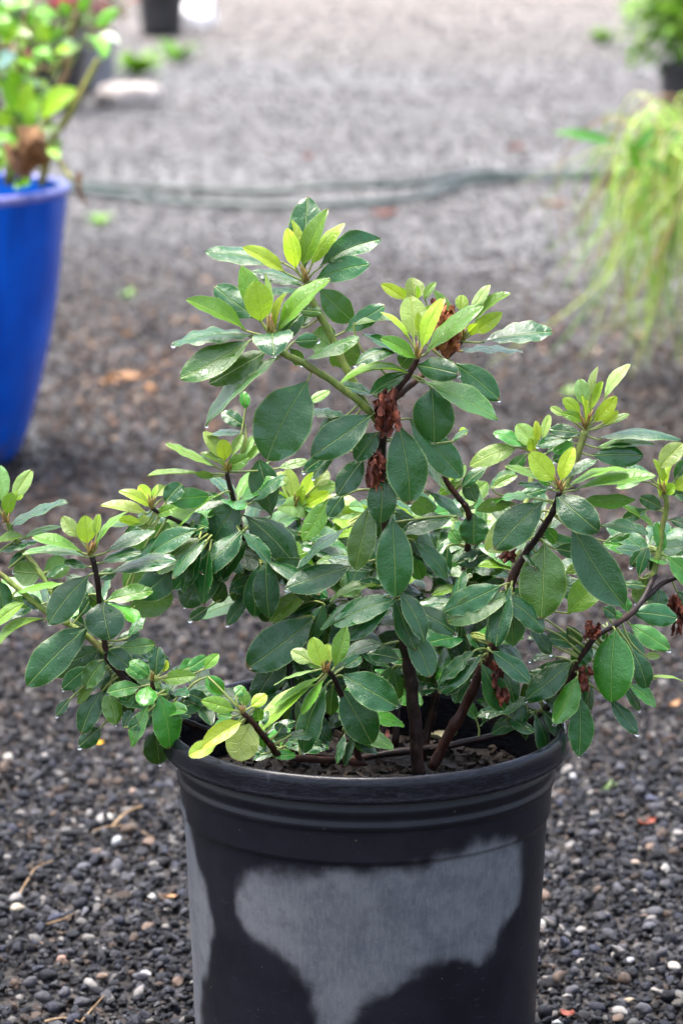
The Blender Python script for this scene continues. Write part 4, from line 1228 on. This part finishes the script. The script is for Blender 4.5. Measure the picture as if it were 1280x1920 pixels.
def plain_pot(name, label, c, rt, rb, h, mat, lip=0.006):
    o = tag(empty(name, (c.x, c.y, 0)), label, 'pot')
    mb = MB(); mb.lathe([(rb - .01, 0.002), (rb, 0.004)] + [(rb + (rt - .006 - rb) * k / 8, .004 + (h - .03) * k / 8) for k in range(1, 9)], 56, (c.x, c.y, 0))
    mb.build('pot_wall', [M[mat]], o)
    mb = MB(); mb.lathe([(rt - .006, h - .026), (rt, h - .025), (rt, h - .002), (rt - .002, h), (rt - lip, h), (rt - lip - .003, h - .03), (rt - lip - .006, h - .05)], 56, (c.x, c.y, 0))
    mb.build('rim', [M[mat]], o)
    mb = MB(); mb.lathe([(0, h - .042), (rt * .5, h - .038), (rt - lip - .003, h - .045)], 40, (c.x, c.y, 0))
    mb.build('soil', [M['soil']], o)
    return o

# ------------------------------------------------------------------ blue pot and its plant
def depth_at(py): return G(640, py).y
YB = G(60, 893).y + 0.12
bx = P(128, 335, YB).x - 0.205
bc = Vector((bx, YB, 0))
HB = P(60, 346, YB).z
t = NT('blue_glaze')
o = t.coord(); n = t.noise(9, 4, 0.6, o); n2 = t.noise(120, 3, 0.6, o)
col = t.mix(t.ss(n, 0.3, 0.7), (0.001, 0.062, 0.40), (0.002, 0.10, 0.56))
sz = t.n.new('ShaderNodeSeparateXYZ'); t.l.new(o, sz.inputs[0])
mpb = t.n.new('ShaderNodeMapping'); mpb.inputs['Scale'].default_value = (1, 1, 0.1); t.l.new(o, mpb.inputs[0])
drip = t.noise(26, 4, 0.6, mpb.outputs[0])
col = t.mix(t.ss(drip, 0.5, 0.75, 0.0, 0.45), col, (0.001, 0.03, 0.22))
dirt = t.math('MULTIPLY', t.ss(sz.outputs[2], 0.10, 0.0), t.ss(t.noise(40, 4, 0.6, o), 0.40, 0.65))
col = t.mix(t.math('MULTIPLY', dirt, 0.6), col, (0.07, 0.06, 0.05))
b = t.bsdf(col, 0.22, 0.16, t.bump(n2, 0.1, 0.001)); b.inputs['Coat Weight'].default_value = 0.15; b.inputs['Coat Roughness'].default_value = 0.15
M['blue'] = t.done(b.outputs[0])
M['blue_lip'] = simple('blue_glaze_worn_lip', (0.10, 0.11, 0.42), (0.30, 0.28, 0.55), 40, 0.3, 0.5, 0.1)
bp_ = tag(empty('glazed_pot', (bc.x, bc.y, 0)), 'tall glossy cobalt blue ceramic pot at the left edge', 'pot')
prof = [(.115, .002), (.126, .004), (.134, .02), (.148, .06), (.162, .11), (.176, .17), (.188, .24), (.197, .32), (.203, HB - .03), (.205, HB - .012)]
mb = MB(); mb.lathe(prof, 96, (bc.x, bc.y, 0)); mb.build('pot_wall', [M['blue']], bp_)
mb = MB(); mb.lathe([(.205, HB - .012), (.2075, HB - .009), (.2075, HB - .003), (.205, HB), (.195, HB), (.192, HB - .004)], 96, (bc.x, bc.y, 0)); mb.build('rim', [M['blue_lip']], bp_)
mb = MB(); mb.lathe([(.192, HB - .004), (.188, HB - .06), (.18, HB - .1)], 72, (bc.x, bc.y, 0)); mb.build('inner_wall', [M['blue']], bp_)
mb = MB(); mb.lathe([(0, HB - .04), (.1, HB - .043), (.1885, HB - .052)], 60, (bc.x, bc.y, 0)); mb.build('soil', [M['soil']], bp_)

hyd = tag(empty('leafy_plant', (bc.x, bc.y, HB - .05)), 'leggy plant with broad lime green leaves and brown dead ones in the blue pot', 'plant')
def gp(x, y, Y): return P(x / 4.267, y / 4.267, Y)
def bg_stem(parent, pts_, r0, r1, mat):
    w = spline(pts_, 6)
    mb = MB(); mb.tube(w, [r0 + (r1 - r0) * k / (len(w) - 1) for k in range(len(w))], 8)
    return mb.build('stem', [M[mat]], parent)
st_root = gp(120, 1480, YB)
bg_stem(hyd, [gp(330, 1480, YB - .02), gp(430, 1100, YB - .04), gp(530, 960, YB - .05), gp(650, 740, YB - .06), gp(790, 470, YB - .06)], .006, .004, 'stem_yellow')
bg_stem(hyd, [gp(200, 1480, YB), gp(430, 800, YB + .03), gp(540, 570, YB + .04), gp(560, 350, YB + .05), gp(610, 100, YB + .05)], .006, .004, 'stem_brown')
bg_stem(hyd, [gp(60, 1480, YB), gp(130, 900, YB), gp(160, 450, YB), gp(190, 200, YB)], .006, .004, 'stem_yellow')
bg_stem(hyd, [gp(100, 1480, YB + .02), gp(270, 620, YB + .05), gp(400, 560, YB + .05), gp(520, 480, YB + .05)], .004, .003, 'stem_brown')
bg_stem(hyd, [gp(330, 1480, YB - .1), gp(420, 1230, YB - .13), gp(500, 1330, YB - .14), gp(580, 1440, YB - .15)], .004, .003, 'stem_yellow')
bg_stem(hyd, [gp(-60, 1480, YB), gp(-20, 1000, YB), gp(-40, 600, YB), gp(20, 350, YB)], .006, .004, 'stem_brown')
HK = {'y': (.30, .52, .03), 'g': (.14, .38, .02), 'l': (.33, .48, .22), 'p': (.40, .52, .42)}
nh = 0
rb = random.Random(44)
BLUE_MORE = []
for q in range(80):
    x0, y0 = rb.uniform(-80, 480), rb.uniform(20, 1350)
    if x0 > 430 - 0.12 * y0 and y0 > 900: x0 -= 150
    a_ = rb.uniform(0, 6.28); l_ = rb.uniform(110, 210)
    BLUE_MORE.append((x0, y0, x0 + l_ * math.cos(a_), y0 - abs(l_ * math.sin(a_)) * .7 + 40, rb.uniform(60, 100), rb.choice('yggl'), rb.uniform(-.05, .12), -.03))
for q in range(70):                     # the far half of the plant, beyond the picture's edge
    x0, y0 = rb.uniform(-1150, -80), rb.uniform(20, 1350)
    a_ = rb.uniform(0, 6.28); l_ = rb.uniform(120, 260)
    BLUE_MORE.append((x0, y0, x0 + l_ * math.cos(a_), y0 - abs(l_ * math.sin(a_)) * .7 + 40, rb.uniform(70, 130), rb.choice('yggl'), rb.uniform(-.10, .12), -.03))
for q in range(5):
    xs = -150 - 190 * q
    bg_stem(hyd, [gp(min(-150, -420 - 60 * q), 1500, YB), gp(xs * .8 - 100, 900, YB + rb.uniform(-.04, .06)), gp(xs, 120, YB + rb.uniform(-.06, .08))], .006, .004, 'stem_brown')
for bx_, by_, tx_, ty_, w_, kd, dy, dt in [
        (760, 215, 955, 75, 120, 'g', -.05, -.02), (690, 285, 850, 445, 110, 'g', -.06, -.05), (800, 270, 960, 345, 95, 'p', -.04, -.03),
        (310, 960, 622, 715, 165, 'y', -.08, -.03), (210, 960, 255, 640, 160, 'y', -.07, -.02), (130, 900, 5, 640, 140, 'g', -.05, -.03),
        (200, 1000, 330, 800, 120, 'y', -.09, -.02), (390, 340, 270, 165, 140, 'y', 0, .0), (10, 340, 160, 245, 120, 'y', 0, -.03), (240, 490, 410, 395, 130, 'g', .02, -.03),
        (-20, 530, 120, 435, 120, 'p', -.08, -.04), (420, 1190, 505, 1120, 90, 'l', -.1, -.02), (90, 1420, 160, 1240, 100, 'g', -.1, -.03), (380, 1180, 470, 1275, 90, 'y', -.12, -.03),
        (330, 320, 500, 220, 110, 'g', .05, .0), (170, 330, 60, 130, 130, 'g', .03, .0), (180, 220, 330, 60, 130, 'g', .02, .02), (100, 1000, -60, 900, 130, 'y', -.08, -.03),
        (160, 700, 60, 560, 120, 'g', -.04, -.02), (330, 1010, 470, 1040, 110, 'l', -.08, -.03), (-30, 1050, 90, 1150, 130, 'g', -.08, -.04), (620, 400, 500, 330, 90, 'l', .03, -.03),
        (200, 1100, 60, 1210, 120, 'g', -.06, -.03), (500, 440, 640, 360, 90, 'l', .04, -.02), (-20, 300, 60, 180, 140, 'g', -.02, 0), (250, 1440, 120, 1500, 90, 'g', -.14, -.03),
        (-60, 1400, 30, 1250, 110, 'g', -.12, -.02), (160, 460, 260, 560, 110, 'g', -.02, -.04), (560, 120, 480, 10, 110, 'g', .05, 0), (620, 80, 720, -40, 110, 'g', .05, 0)] + BLUE_MORE:
    B_, T_ = gp(bx_, by_, YB + dy), gp(tx_, ty_, YB + dy + dt)
    L_ = (T_ - B_).length; aw = w_ / 4.267 / FPX * 4.0
    n_ = orient(B_, T_, aw, max(aw, L_ * .5))
    me_, _ = leaf_mesh(B_, T_, max(aw, L_ * .5), n_, kd, arch=.08, fold=.2, seed=700 + nh, hairs=False, expo=.95, tipw=.8, nt=10, nx=6, petr=.0015,
                       attach=B_.lerp(st_root, .12))
    me_.materials[0] = M['leaf_soft']
    o = link('leaf', me_, hyd); o.color = vary(HK[kd], RL, .12); nh += 1

def crumpled(name, c, L_, W_, yaw, mat, parent=None, seed=0, up=0.3, tilt=(0, 0)):
    """a dry curled leaf"""
    rr_ = random.Random(seed)
    rot = Matrix.Rotation(yaw, 3, 'Z') @ Matrix.Rotation(tilt[0], 3, 'X') @ Matrix.Rotation(tilt[1], 3, 'Y')
    vs_, fs = [], []
    NU, NV = 8, 12
    off = Vector((rr_.uniform(0, 40),) * 3)
    for v in range(NV + 1):
        tt = v / NV
        h_ = W_ * .5 * max(.03, math.sin(math.pi * tt ** 1.05)) ** .8
        for u in range(NU + 1):
            uu = 2 * u / NU - 1
            p = Vector(((tt - .5) * L_, uu * h_, up * W_ * (uu * uu) * .6 + .12 * L_ * (2 * tt - 1) ** 2))
            q = p * (3.2 / L_) + off
            p += Vector((mnoise.noise(q), mnoise.noise(q + Vector((5, 1, 2))), abs(mnoise.noise(q + Vector((2, 8, 3)))))) * W_ * .28
            vs_.append(Vector(c) + rot @ p)
    for v in range(NV):
        for u in range(NU):
            k0 = v * (NU + 1) + u
            fs.append((k0, k0 + 1, k0 + NU + 2, k0 + NU + 1))
    mb = MB(); mb.add(vs_, fs)
    return mb.build(name, [M[mat]], parent)
crumpled('dead_leaf', gp(200, 1210, YB - .15), .085, .06, 1.2, 'dry_leaf', hyd, 1, tilt=(.8, .9))
crumpled('dead_leaf', gp(60, 1330, YB - .16), .09, .05, .9, 'dry_leaf', hyd, 2, tilt=(.9, .8))
crumpled('dead_leaf', gp(260, 1290, YB - .14), .06, .035, 1.9, 'dry_leaf', hyd, 3, tilt=(.4, 1.2))
crumpled('dead_leaf', gp(605, 1520, YB - .15), .055, .026, .3, 'dry_leaf', hyd, 4, tilt=(.5, 1.35))
crumpled('dead_leaf', gp(225, 250, YB + .02), .05, .035, .3, 'dry_leaf', hyd, 5, tilt=(.5, .8))

# ------------------------------------------------------------------ pots behind the blue one
M['pink'] = simple('pink_petal', (0.55, 0.06, 0.13), (0.72, 0.2, 0.28), 60, 0.5, 0.3, 0.3)
M['pale_pink'] = simple('pale_pink_petal', (0.50, 0.22, 0.24), (0.66, 0.38, 0.38), 60, 0.5, 0.3, 0.3)
def blossom(parent, c, r_, mat, seed):
    rr_ = random.Random(seed)
    mb = MB()
    for ring in range(2):
        for k_ in range(6):
            a_ = k_ * 1.047 + ring * .5
            d = Vector((math.cos(a_), math.sin(a_), .5 + ring * .8)).normalized()
            sd_ = Vector((-math.sin(a_), math.cos(a_), 0))
            vs_ = []
            for q, w in ((0, .1), (.4, .45), (.8, .5), (1, .25)):
                p = c + d * (r_ * q) + Vector((0, 0, .25 * r_ * q * q))
                vs_ += [p - sd_ * r_ * w, p - Vector((0, 0, .1 * r_ * w)), p + sd_ * r_ * w]
            mb.add(vs_, [(i * 3 + j, i * 3 + j + 1, i * 3 + j + 4, i * 3 + j + 3) for i in range(3) for j in range(2)])
    mb.build('blossom', [M[mat]], parent)
rr = random.Random(3)
YA = G(80, 205).y + .13
ca = Vector((P(80, 200, YA).x, YA, 0))
plain_pot('nursery_pot', 'black plastic pot half hidden behind the plant in the blue pot', ca, .155, .13, .19, 'pot_black')
pl = tag(empty('flowering_shrub', (ca.x, ca.y, .15)), 'dark green shrub with bright pink blooms behind the blue pot', 'shrub')
fo = Foliage(); crown(fo, ca + Vector((-.02, 0, .36)), .21, .17, .19, 420, .055, [(.05, .15, .02), (.09, .24, .02), (.03, .09, .02)], rr)
fo.build('crown', pl)
for k_ in range(5):
    bg_stem(pl, [ca + Vector((rr.uniform(-.04, .04), rr.uniform(-.04, .04), .14)), ca + Vector((rr.uniform(-.08, .08), rr.uniform(-.08, .08), .25)), ca + Vector((rr.uniform(-.15, .15), rr.uniform(-.1, .1), .42))], .005, .002, 'stem_brown')
blossom(pl, P(118, 22, YA - .24), .05, 'pink', 1)
blossom(pl, P(160, 10, YA - .24), .05, 'pale_pink', 6)
blossom(pl, P(185, 30, YA - .2), .04, 'pale_pink', 7)
blossom(pl, P(70, 30, YA - .24), .035, 'pink', 8)
blossom(pl, P(26, 112, YA - .26), .040, 'pale_pink', 2)
blossom(pl, P(47, 116, YA - .26), .030, 'pink', 3)
blossom(pl, P(98, -8, YA - .15), .03, 'pale_pink', 4)
YC = G(160, 172).y + .1
cc = Vector((P(222, 150, YC).x - .125, YC, 0))
plain_pot('nursery_pot', 'pale grey plastic pot beside the flat stone', cc, .125, .11, .20, 'pot_grey')
pl = tag(empty('reddish_shrub', (cc.x, cc.y, .16)), 'shrub with dusky red and pale pink foliage in the grey pot', 'shrub')
fo = Foliage(); crown(fo, cc + Vector((0, 0, .33)), .15, .13, .15, 300, .05, [(.25, .07, .06), (.38, .16, .14), (.30, .22, .10), (.10, .2, .03)], rr)
fo.build('crown', pl)
for k_ in range(4):
    bg_stem(pl, [cc + Vector((0, 0, .15)), cc + Vector((rr.uniform(-.05, .05), rr.uniform(-.05, .05), .24)), cc + Vector((rr.uniform(-.1, .1), rr.uniform(-.08, .08), .36))], .004, .002, 'stem_brown')
YD = G(305, 68).y + .09
cd = Vector((P(303, 40, YD).x, YD, 0))
plain_pot('nursery_pot', 'small black pot far back beside the white bag', cd, .105, .088, .19, 'pot_black')
pl = tag(empty('pink_shrub', (cd.x, cd.y, .13)), 'pink leaved plant in the small far black pot', 'shrub')
fo = Foliage(); crown(fo, cd + Vector((0, 0, .27)), .15, .12, .11, 240, .045, [(.45, .14, .14), (.55, .25, .22), (.35, .08, .08)], rr)
fo.build('crown', pl)
bg_stem(pl, [cd + Vector((0, 0, .11)), cd + Vector((.01, 0, .16)), cd + Vector((0, 0, .24))], .006, .003, 'stem_brown')
# white bag
M['white'] = simple('white_plastic_bag', (0.78, 0.78, 0.8), (0.85, 0.85, 0.85), 30, 0.45, 0.4, 0.5, 0.004)
bm = bmesh.new(); bmesh.ops.create_icosphere(bm, subdivisions=4, radius=1)
wb_ = G(372, 56)
for v in bm.verts:
    p = v.co.copy()
    p *= 1 + .28 * mnoise.noise(p * 1.6) + .14 * mnoise.noise(p * 4)
    v.co = Vector((wb_.x + p.x * .085, wb_.y + .09 + p.y * .08, max(.0, .05 + p.z * .085)))
me_ = bpy.data.meshes.new('plastic_bag'); bm.to_mesh(me_); bm.free(); smooth(me_); me_.materials.append(M['white'])
tag(link('plastic_bag', me_), 'crumpled white plastic bag lying at the far end of the yard', 'bag')
# flat stone
M['stone'] = simple('pale_stone', (0.36, 0.31, 0.28), (0.5, 0.45, 0.42), 14, 0.7, 0.3, 0.5, 0.01)
bm = bmesh.new(); bmesh.ops.create_icosphere(bm, subdivisions=4, radius=1)
sc0 = G(235, 196)
for v in bm.verts:
    p = v.co.copy(); p *= 1 + .2 * mnoise.noise(p * 1.4 + Vector((4, 0, 0)))
    p.z = max(-.5, min(.55, p.z))
    v.co = Vector((sc0.x + p.x * .105, sc0.y + .12 + p.y * .12, .02 + p.z * .06))
me_ = bpy.data.meshes.new('flat_stone'); bm.to_mesh(me_); bm.free(); smooth(me_); me_.materials.append(M['stone'])
tag(link('flat_stone', me_), 'flat pale pinkish stone on the gravel by the grey pot', 'stone')

# ------------------------------------------------------------------ grass pot and shrub pot on the right
YG = G(1300, 735).y + .12
cg = Vector((P(1279, 550, YG).x + .145, YG, 0))
HG = P(1279, 400, YG).z
plain_pot('nursery_pot', 'black pot of weeping grass cut by the right edge', cg, .15, .125, HG, 'pot_black')
gr = tag(empty('weeping_grass', (cg.x, cg.y, HG - .04)), 'lime green ornamental grass drooping over the right edge pot', 'grass')
fo = Foliage()
rr = random.Random(12)
gtop = P(1255, 235, YG).z
for i in range(470):
    a_ = rr.uniform(0, 6.283); 
    if rr.random() < .55: a_ = rr.uniform(2.3, 4.4)          # the clump leans to the left
    b0 = cg + Vector((rr.uniform(-.15, .04), rr.gauss(0, .035), HG - .04))
    reach = rr.uniform(.04, .21) if math.cos(a_) < 0 else rr.uniform(.06, .2)
    top = gtop - b0.z + rr.gauss(-.03, .04)
    drop = rr.uniform(.06, .30) + (rr.uniform(0, .18) if rr.random() < .4 else 0) * (1 if math.cos(a_) < .2 else .6)
    d = Vector((math.cos(a_), math.sin(a_) * .8, 0))
    p1 = b0 + d * reach * .30 + Vector((0, 0, top * .75))
    p2 = b0 + d * reach * .72 + Vector((0, 0, top))
    p3 = b0 + d * reach * rr.uniform(.9, 1.1) + Vector((rr.gauss(0, .022), rr.gauss(0, .02), top - drop * rr.uniform(.3, .5)))
    p4 = b0 + d * reach * rr.uniform(.95, 1.3) + Vector((rr.gauss(0, .05), rr.gauss(0, .03), max(top - drop, .03 - b0.z)))
    w = rr.uniform(.0012, .0030)
    sp_ = spline([b0, p1, p2, p3, p4], 4)
    N_ = len(sp_)
    fo.strip(sp_, [w * (1.05 - k_ / (N_ - 1)) ** .6 for k_ in range(N_)], Vector((math.sin(a_) * .3, -.7, .6)).normalized(),
             rv(rr.choice([(.31, .52, .05), (.38, .58, .10), (.17, .38, .03), (.46, .50, .18), (.24, .13, .05)]), rr, .2))
tag(fo.build('blades', gr), kind='stuff')
for bx_, by_, tx_, ty_, w_, dy in [(1150, 268, 1040, 244, 22, -.12), (1190, 285, 1230, 238, 20, -.1), (1240, 300, 1270, 235, 24, -.08), (1200, 330, 1175, 262, 20, -.08), (1260, 330, 1210, 300, 22, -.1)]:
    B_, T_ = P(bx_, by_, YG + dy), P(tx_, ty_, YG + dy - .03)
    aw = w_ / FPX * 5
    me_, _ = leaf_mesh(B_, T_, aw * 1.3, orient(B_, T_, aw, aw * 1.3), 'g', arch=.06, fold=.2, seed=int(bx_), hairs=False, expo=1, nt=8, nx=4, attach=B_.lerp(cg + Vector((0, 0, HG)), .3))
    me_.materials[0] = M['leaf_soft']
    o = link('leaf', me_, gr); o.color = (.05, .22, .02, 1)
YH = G(1300, 232).y + .12
ch = Vector((P(1232, 130, YH).x + .14, YH, 0))
HH = P(1300, 118, YH).z
plain_pot('nursery_pot', 'black pot under the bushy green shrub in the top right corner', ch, .14, .12, HH, 'pot_black')
pl = tag(empty('bushy_shrub', (ch.x, ch.y, HH - .04)), 'bright green bushy shrub in the top right corner', 'shrub')
fo = Foliage(); rr = random.Random(8)
cr = P(1318, 20, YH)
crown(fo, cr, .27, .22, .17, 1300, .048, [(.12, .28, .02), (.22, .42, .03), (.05, .15, .012), (.17, .33, .03)], rr, .3)
fo.build('crown', pl)
for k_ in range(6):
    bg_stem(pl, [ch + Vector((rr.uniform(-.03, .03), rr.uniform(-.03, .03), HH - .05)), cr + Vector((rr.uniform(-.06, .06), rr.uniform(-.06, .06), -.08)), cr + Vector((rr.uniform(-.16, .16), rr.uniform(-.12, .12), .06))], .005, .002, 'stem_brown')

# ------------------------------------------------------------------ hose
M['hose'] = simple('green_hose', (0.024, 0.040, 0.034), (0.07, 0.095, 0.083), 5, 0.4, 0.5, 0.1)
hp = [(1330, 322), (1200, 328), (1080, 333), (960, 335), (890, 340), (835, 352), (790, 368), (720, 379), (600, 386), (480, 385), (350, 379), (240, 368), (150, 355), (60, 346),
      (-60, 340), (-110, 332), (-60, 326), (60, 336), (170, 347), (330, 354), (480, 359), (620, 362), (760, 358), (850, 345), (900, 336), (1000, 329), (1100, 326), (1330, 316)]
w = []
for k_, (x, y) in enumerate(hp):
    g_ = G(x, y, .014)
    w.append(g_ + Vector((0, 0, .016 if 21 <= k_ <= 24 else 0)))
w = spline(w, 8)
mb = MB(); mb.tube(w, [.0086] * len(w), 10)
tag(mb.build('garden_hose', [M['hose']]), 'doubled grey green garden hose lying across the gravel', 'hose')

# ------------------------------------------------------------------ small things on the gravel
def fallen(px, py, L_, W_, yaw, mat, label, cat='leaf', seed=0, up=.3):
    g_ = G(px, py); g_.z = ground_z(g_.x, g_.y) + .008
    tag(crumpled('fallen_leaf', g_, L_, W_, yaw, mat, None, seed, up), label, cat, 'leaves fallen on the gravel')
fallen(1210, 1562, .020, .012, .4, 'red_leaf', 'small dark red dry leaf on the gravel right of the black pot', seed=1)
fallen(1262, 1330, .026, .008, 1.0, 'dry_leaf', 'narrow tan leaf on the gravel at the right edge', seed=9)
fallen(240, 716, .055, .035, .2, 'dry_leaf', 'largest tan leaf in the patch right of the blue pot', seed=2)
fallen(205, 722, .035, .03, 1.4, 'dry_leaf', 'tan leaf nearest the blue pot in the patch beside it', seed=3)
fallen(285, 735, .035, .025, 2.2, 'dry_leaf', 'tan leaf at the right end of the patch beside the blue pot', seed=4)
fallen(720, 402, .06, .035, .1, 'red_leaf', 'reddish brown leaf on the gravel just in front of the hose', seed=5)
fallen(330, 363, .05, .04, .5, 'dry_leaf', 'pinkish tan leaf lying on the hose', seed=6)
fallen(575, 297, .05, .03, 1.5, 'red_leaf', 'rusty leaf on the gravel behind the hose', seed=7)
fallen(962, 282, .06, .04, .5, 'red_leaf', 'brown leaf on the far gravel behind the hose, right of centre', seed=8)
fallen(322, 1690, .016, .009, .3, 'dry_leaf', 'small orange leaf scrap touching the left side of the black pot', seed=10)
fallen(1063, 1905, .012, .01, .3, 'red_leaf', 'tiny rust red leaf scrap at the bottom right of the black pot', seed=11)
fallen(1040, 382, .07, .03, .1, 'dry_leaf', 'brown leaf beside the tips of the weeping grass', seed=12)
M['yellow'] = simple('yellow_petal', (0.75, 0.42, 0.01), (0.85, 0.5, 0.03), 90, 0.5, 0.3, 0.3)
g_ = G(186, 1402); g_.z = ground_z(g_.x, g_.y) + .012
tag(crumpled('fallen_petal', g_, .009, .008, .2, 'yellow', None, 21, .2), 'bright yellow petal on the gravel left of the black pot', 'petal')
def twig(pts_, r_, label):
    w = []
    for x, y in pts_:
        q = G(x, y); q.z = ground_z(q.x, q.y) + .0085
        w.append(q)
    w = spline(w, 5)
    mb = MB(); mb.tube(w, [r_ * .75 * (1.1 - .5 * k_ / len(w)) * (1 + .3 * mnoise.noise(w[k_] * 300)) for k_ in range(len(w))], 6)
    tag(mb.build('twig', [M['straw']]), label, 'twig', 'straw and twigs on the gravel')
M['straw'] = simple('straw', (0.16, 0.10, 0.05), (0.30, 0.21, 0.12), 60, 0.6, 0.3, 0.3)
twig([(212, 1556), (240, 1530), (275, 1516)], .0021, 'thickest tan twig on the gravel, upper left of the black pot')
twig([(175, 1565), (215, 1556), (250, 1560), (290, 1578)], .0010, 'thin curved twig just under the thickest twig')
twig([(33, 1688), (52, 1655), (68, 1632), (100, 1618)], .0013, 'bent straw stalk at the far left of the gravel')
twig([(88, 1738), (120, 1728), (140, 1718)], .0010, 'short pale straw below the bent stalk')
twig([(85, 1912), (120, 1906), (150, 1914)], .0012, 'straw at the bottom left corner')
twig([(152, 1915), (175, 1888), (196, 1866)], .0010, 'reddish thin twig near the bottom left')
twig([(75, 1690), (78, 1712)], .0010, 'tiny upright straw fragment at the left') if False else None
def weed(px, py, r_, n_, label, seed):
    g_ = G(px, py); g_.z = ground_z(g_.x, g_.y)
    rr_ = random.Random(seed)
    o = tag(empty('weed', g_), label, 'weed', 'weeds in the gravel')
    f_ = Foliage()
    for i in range(n_):
        a_ = rr_.uniform(0, 6.28); e_ = rr_.uniform(.2, 1.0)
        d = Vector((math.cos(a_), math.sin(a_), e_)).normalized()
        f_.leaf(g_, g_ + d * r_ * rr_.uniform(.5, 1), r_ * .3, Vector((-math.cos(a_) * e_, -math.sin(a_) * e_, 1)).normalized(), rv((.16, .33, .04), rr_))
    f_.build('leaves', o)
weed(188, 415, .05, 16, 'small green weed left of centre in front of the hose', 1)
weed(238, 556, .035, 12, 'tiny weed right of the blue pot, below the hose weed', 2)
weed(1137, 1480, .014, 5, 'thin green sprout on the gravel right of the black pot', 3)
weed(330, 112, .14, 26, 'low pale green weed on the far gravel by the small pot', 4)
weed(258, 140, .15, 40, 'yellow green weed clump right of the grey pot', 5)
weed(1130, 80, .13, 22, 'pale weed on the far gravel near the bushy shrub', 6)
weed(1068, 740, .03, 7, 'small weed on the gravel right of the azalea top', 7)

for x, y, yaw, mat, lab, sd_ in [(828, 1388, .4, 'pale_leaf', 'curled pale cream leaf on the soil inside the black pot', 31), (706, 1392, 1.0, 'red_leaf', 'rusty leaf on the soil near the main azalea stem', 32),
                                 (560, 1396, 2.0, 'dry_leaf', 'tan leaf on the soil at the left inside the black pot', 33)]:
    if 'pale_leaf' not in M: M['pale_leaf'] = simple('pale_dry_leaf', (0.36, 0.32, 0.17), (0.5, 0.46, 0.3), 60, 0.6, 0.3, 0.4, 0.002)
    g_ = G(x, y, SOIL_Z + .008)
    tag(crumpled('fallen_leaf', g_, .024, .014, yaw, mat, None, sd_, .4), lab, 'leaf', 'leaves fallen on the potting soil')

# brown leaf litter trodden into the gravel, left of the azalea and by the grass
fo = Foliage(); rr = random.Random(91)
for i in range(260):
    px = rr.gauss(300, 130) if rr.random() < .65 else rr.gauss(1120, 120)
    py = rr.gauss(690, 90) if px < 700 else rr.gauss(640, 90)
    if py < 430 or (px < 140): continue
    g_ = G(px, py); g_.z = ground_z(g_.x, g_.y) + .011
    a_ = rr.uniform(0, 6.28); L_ = rr.uniform(.010, .026)
    fo.leaf(g_, g_ + Vector((math.cos(a_), math.sin(a_), rr.uniform(-.1, .25))) * L_, L_ * rr.uniform(.35, .7), Vector((rr.gauss(0, .25), rr.gauss(0, .25), 1)).normalized(),
            rv(rr.choice([(.16, .08, .035), (.22, .12, .06), (.10, .05, .03), (.26, .17, .10)]), rr), arch=rr.uniform(.05, .25))
tag(fo.build('leaf_litter', None), 'brown leaf litter trodden into the gravel', 'leaf litter', kind='stuff')
